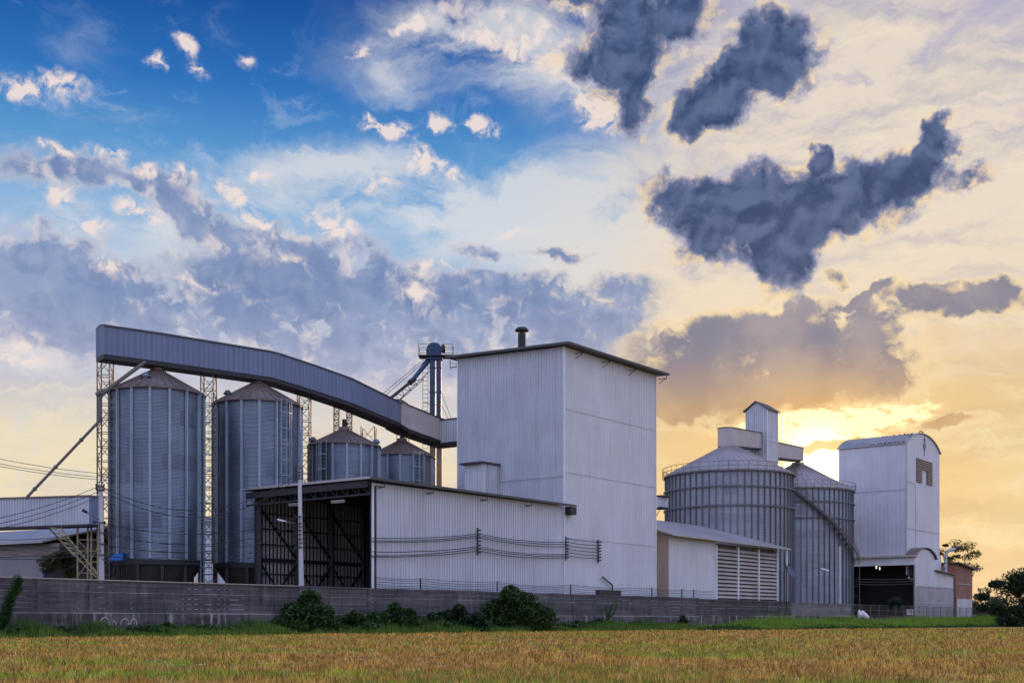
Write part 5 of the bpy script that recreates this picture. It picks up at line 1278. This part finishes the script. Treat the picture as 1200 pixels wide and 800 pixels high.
cr = thing('white_crate', G(1066, 172), 'small white square crate on the ground in the loading bay yard', 'crate')
q = G(1066, 171.5); m = MB(); zc_ = gz(720, 171.5)
m.box(Vector((q.x, q.y, (zc_+gz(713.5, 171.5))/2)), .42, .3, .4); m.build('crate_body', MAT['bag_white'], cr)
m = MB(); m.box(Vector((q.x, q.y-.31, zc_+.5)), .3, .012, .22); m.build('hand_hole', MAT['slat'], cr)
m = MB(); m.box(Vector((q.x, q.y, zc_/2-.02)), .8, .5, zc_/2-.02); m.build('pallet_stack', MAT['wood'], cr)

# ================================================================== VEGETATION
def leaf_cloud(m, cen, rad, n, size, hollow=.35, seed=None, drop=0.0):
    """n leaf quads through an ellipsoid shell"""
    for _ in range(n):
        v = Vector((random.gauss(0, 1), random.gauss(0, 1), random.gauss(0, 1))).normalized()
        rr = hollow+(1-hollow)*random.random()**.5
        p = Vector((cen[0]+v.x*rad[0]*rr, cen[1]+v.y*rad[1]*rr, cen[2]+v.z*rad[2]*rr))
        if p.z < .05: continue
        a = Vector((random.gauss(0, 1), random.gauss(0, 1), random.gauss(0, .6))).normalized(); b = a.cross(Vector((random.gauss(0, .5), random.gauss(0, .5), 1))).normalized()
        s = size*random.uniform(.6, 1.4)
        m.v += [p-a*s, p+b*s*.45, p+a*s-UP*s*drop, p-b*s*.45]; i = len(m.v)-4; m.f.append((i, i+1, i+2, i+3))
def bush(px, Y, w, h, n, label, mat='bush_leaf', lobes=9, size=.16, grp='bushes along the foot of the wall', name='bush', peak=0.0):
    c = G(px, Y); t = thing(name, c, label, 'bush', grp); m = MB()
    for k in range(lobes):
        x = random.uniform(-.42, .42)*w; hh = h*(1-.9*abs((x-peak*w)/w)**1.3)
        r_ = random.uniform(.16, .27)*min(w, h*1.3); z = random.uniform(r_*.6, max(r_, hh-r_*.8))
        leaf_cloud(m, (c.x+x, c.y+random.uniform(-.25, .25)*min(w, 2.5), z), (r_*1.15, r_, r_*.8), n//lobes, size, .3, drop=.3)
    r_ = .22*h; leaf_cloud(m, (c.x+peak*w, c.y, h-r_), (r_, r_, r_), n//8, size, .2, drop=.3)
    leaf_cloud(m, (c.x, c.y, h*.3), (w*.48, .9, h*.36), n//3, size, .3)
    m.build('foliage', MAT[mat], t)
    m = MB()
    for k in range(7):
        x = random.uniform(-.3, .3)*w; m.path([c+Vector((x*.3, 0, 0)), c+Vector((x*.7, random.uniform(-.2, .2), h*.4)), c+Vector((x, random.uniform(-.3, .3), h*.75))], [.05, .035, .01], 5)
    m.build('stems', MAT['bark'], t)
def fY(px, off=1.4): return wl(t_at(px, -off), -off).y
def bw_(px, wpx, hpx, n, label, **k):
    off = k.pop('off', 1.4); Y = fY(px, off); w = wpx/F*Y; h = (HOR-hpx)/F*Y+CAMZ; bush(px, Y, w, h, n, label, **k)
bw_(362, 72, 689, 6200, 'tall peaked leafy bush against the wall below the white lamp pole', peak=0.02, lobes=13)
bw_(339, 40, 716, 1500, 'low bush spreading left from the tall peaked bush')
bw_(415, 50, 715, 2600, 'small low bush between the tall peaked bush and the round one')
bw_(462, 68, 705, 5600, 'round dense bush near the middle of the wall', lobes=12)
bw_(506, 48, 717, 2400, 'very low bush just right of the round dense one')
bw_(538, 64, 707, 5200, 'broad dark bush touching the left side of the biggest bush', mat='dark_leaf', lobes=12)
bw_(600, 90, 685, 9500, 'biggest bush, rising above the wall top in front of the white shed', lobes=16, peak=-.02)
bw_(628, 30, 712, 1600, 'right shoulder of foliage leaning out of the biggest bush', mat='dark_leaf')
bw_(196, 30, 728, 900, 'low leafy weeds at the wall base below the leftmost silo', mat='creeper_leaf', size=.13)
bw_(236, 26, 732, 700, 'tiny clump of broad leaves below the gap between the tall silos', mat='creeper_leaf', size=.13)
bw_(262, 30, 733, 700, 'tiny dark clump of weeds left of the bushes', mat='creeper_leaf', size=.13)
bw_(676, 12, 727, 500, 'small dark shrub, leftmost of the two by the bare wall base', mat='dark_leaf', off=1.0, size=.14)
bw_(702, 20, 724, 900, 'small dark shrub beside the bare thin branches', mat='dark_leaf', off=1.0, size=.14)
bw_(800, 11, 719, 800, 'narrow dark shrub right beside the end of the long wall', mat='dark_leaf', off=.9, size=.14)
m = MB()
for k in range(260):
    px = random.choice((random.uniform(140, 330), random.uniform(330, 660), random.uniform(330, 660), random.uniform(20, 105), random.uniform(660, 730)))
    of = random.uniform(.3, 1.9); c = wl(t_at(px, -of), -of); hh = random.uniform(.25, .85)*(1.1 if px > 330 else .8)
    leaf_cloud(m, (c.x, c.y, hh*.5), (random.uniform(.3, .8), .4, hh*.6), 110, .12, .1, drop=.3)
tag(m.build('undergrowth', MAT['bush_leaf']), kind='stuff')
# creeper at the far left
c = G(8, fY(10, .5)); t = thing('climbing_plant', c, 'tall narrow green climber leaning on the wall at the far left', 'plant'); m = MB(); Yk = c.y
for k in range(26):
    u_ = k/25; px = 2+20*u_**1.2+random.uniform(-3, 3); py = 738-60*u_
    p = P(px, py, Yk); leaf_cloud(m, tuple(p), (.20+.14*math.sin(u_*3), .2, .28), 62, .09, .1, drop=.5)
m.build('foliage', MAT['creeper_leaf'], t)
m = MB(); m.path([G(2, Yk), P(8, 718, Yk), P(14, 700, Yk), P(24, 677, Yk)], [.05, .04, .03, .01], 5); m.path([P(8, 712, Yk), P(3, 694, Yk)], [.03, .01], 5); m.build('stem', MAT['bark'], t)
# bare branches
Yk = fY(713, .6); t = thing('bare_branches', G(712, Yk), 'thin bare dark branches leaning against the wall below the mossy box', 'plant'); m = MB()
for pts in (((711, 742), (712, 728), (716, 715), (723, 701)), ((712, 730), (711, 718), (710, 708)), ((713, 725), (720, 717), (723, 706)), ((712, 722), (716, 712), (717, 707)), ((712, 735), (708, 728), (704, 724))):
    m.path([P(x, y, Yk-.1*i) if y < 738 else G(x, Yk) for i, (x, y) in enumerate(pts)], [.09, .075, .05, .03][:len(pts)], 6)
m.build('branches', MAT['creeper_leaf'], t)
# trees
def tree(px, Y, w, z0, h, n, label, mat, size=.2, lobes=14, grp=None, name='tree', trunk=.2, limbs=6, airy=.3, sx=0):
    c = G(px, Y); t = thing(name, c, label, 'tree', grp); m = MB(); cen = []
    for k in range(lobes):
        a = random.uniform(0, 6.28); rr = random.uniform(.05, .42)*w; z = random.uniform(z0, h); sc = 1-.5*abs((z-(z0+h)/2)/((h-z0)/2))**2
        p = c+Vector((math.cos(a)*rr*sc+sx*(z/h), math.sin(a)*rr*sc*.7, z)); r_ = random.uniform(.10, .19)*w*(1-airy*.4); p.z = min(p.z, h-r_*.5); cen.append(p)
        leaf_cloud(m, tuple(p), (r_*1.2, r_, r_*.75), n//lobes, size, .15, drop=.3)
    m.build('crown', MAT[mat], t)
    m = MB(); fork = c+UP*(z0*.7)
    m.path([c, c+UP*(z0*.4), fork], [trunk, trunk*.8, trunk*.65], 8)
    for p in random.sample(cen, min(limbs+3, len(cen))):
        mid = fork.lerp(p, .5)+Vector((random.uniform(-.3, .3), 0, random.uniform(0, .4))); m.path([fork, mid, p], [trunk*.45, trunk*.25, trunk*.06], 6)
    m.build('trunk', MAT['bark'], t)
tree(1124, 212, 10.0, 8.5, gz(632, 212), 2600, 'airy sunlit tree rising behind the brick building and gooseneck duct', 'tree_leaf', .24, 24, airy=.8, limbs=12)
tree(1103, 214, 4.2, 9, gz(634, 214), 800, 'slim leafy treetop just right of the arched building edge', 'tree_leaf', .24, 8, airy=.8)
tree(1203, 165, 11.5, .2, gz(668, 165), 15000, 'dark dense tree at the right edge of the picture', 'dark_leaf', .22, 40, airy=0)
tree(1168, 185, 7.0, .2, gz(681, 185), 6500, 'dark lower tree just left of the dense tree at the right edge', 'dark_leaf', .22, 16)
tree(1150, 260, 8.0, 1.5, gz(697, 260), 1800, 'hazy olive tree in the distance right of the brick building', 'far_leaf', .35, 14, grp='hazy trees beyond the fence')
tree(1157, 300, 10.0, 3, gz(688, 300), 420, 'thin nearly bare distant tree above the hazy olive one', 'far_leaf', .35, 14, airy=1, limbs=11, grp='hazy trees beyond the fence')
tree(1140, 250, 8.0, .5, gz(704, 250), 2600, 'hazy low bushy tree just right of the brick building wall', 'far_leaf', .32, 14, grp='hazy trees beyond the fence')
tree(1163, 235, 8.0, .5, gz(700, 235), 2600, 'hazy low bushy tree under the thin nearly bare one', 'far_leaf', .32, 14, grp='hazy trees beyond the fence')
tree(88, 118, 8.5, 2.5, gz(608, 118), 5200, 'dark green tree filling the gap behind the trestle', 'dark_leaf', .26, 18)
tree(108, 112, 4.0, 5, gz(612, 112), 1200, 'bright green young tree touching the grey pole', 'bush_leaf', .22, 9)
tree(66, 96, 5.5, .5, gz(645, 96), 6000, 'olive bushy tree between the grey warehouse wall and the trestle', 'far_leaf', .15, 22)
Yk = fY(1049, 1.2); t = thing('small_tree', G(1049, Yk), 'small umbrella-shaped sapling standing before the fence of the loading bay', 'tree'); m = MB(); p = P(1049, 704, Yk)
leaf_cloud(m, tuple(p), (.98, .8, .55), 700, .13, .2, drop=.6); leaf_cloud(m, (p.x-.5, p.y, p.z-.5), (.35, .3, .6), 200, .12, .2, drop=.6); leaf_cloud(m, (p.x+.5, p.y, p.z-.4), (.35, .3, .5), 160, .12, .2, drop=.6); m.build('crown', MAT['dark_leaf'], t)
m = MB(); m.path([G(1049, Yk), P(1049.5, 715, Yk), P(1049, 705, Yk)], [.07, .06, .04], 6); m.build('trunk', MAT['bark'], t)
# far tree line to the horizon
m = MB()
for k in range(420):
    px = random.uniform(-300, 1700); Yk = random.uniform(420, 520); p = G(px, Yk); h = random.uniform(5, 10)
    leaf_cloud(m, (p.x, p.y, h*.5), (random.uniform(5, 9), 4, h*.55), 60, 1.0, .2)
tag(m.build('distant_woods', MAT['far_leaf']), kind='stuff')
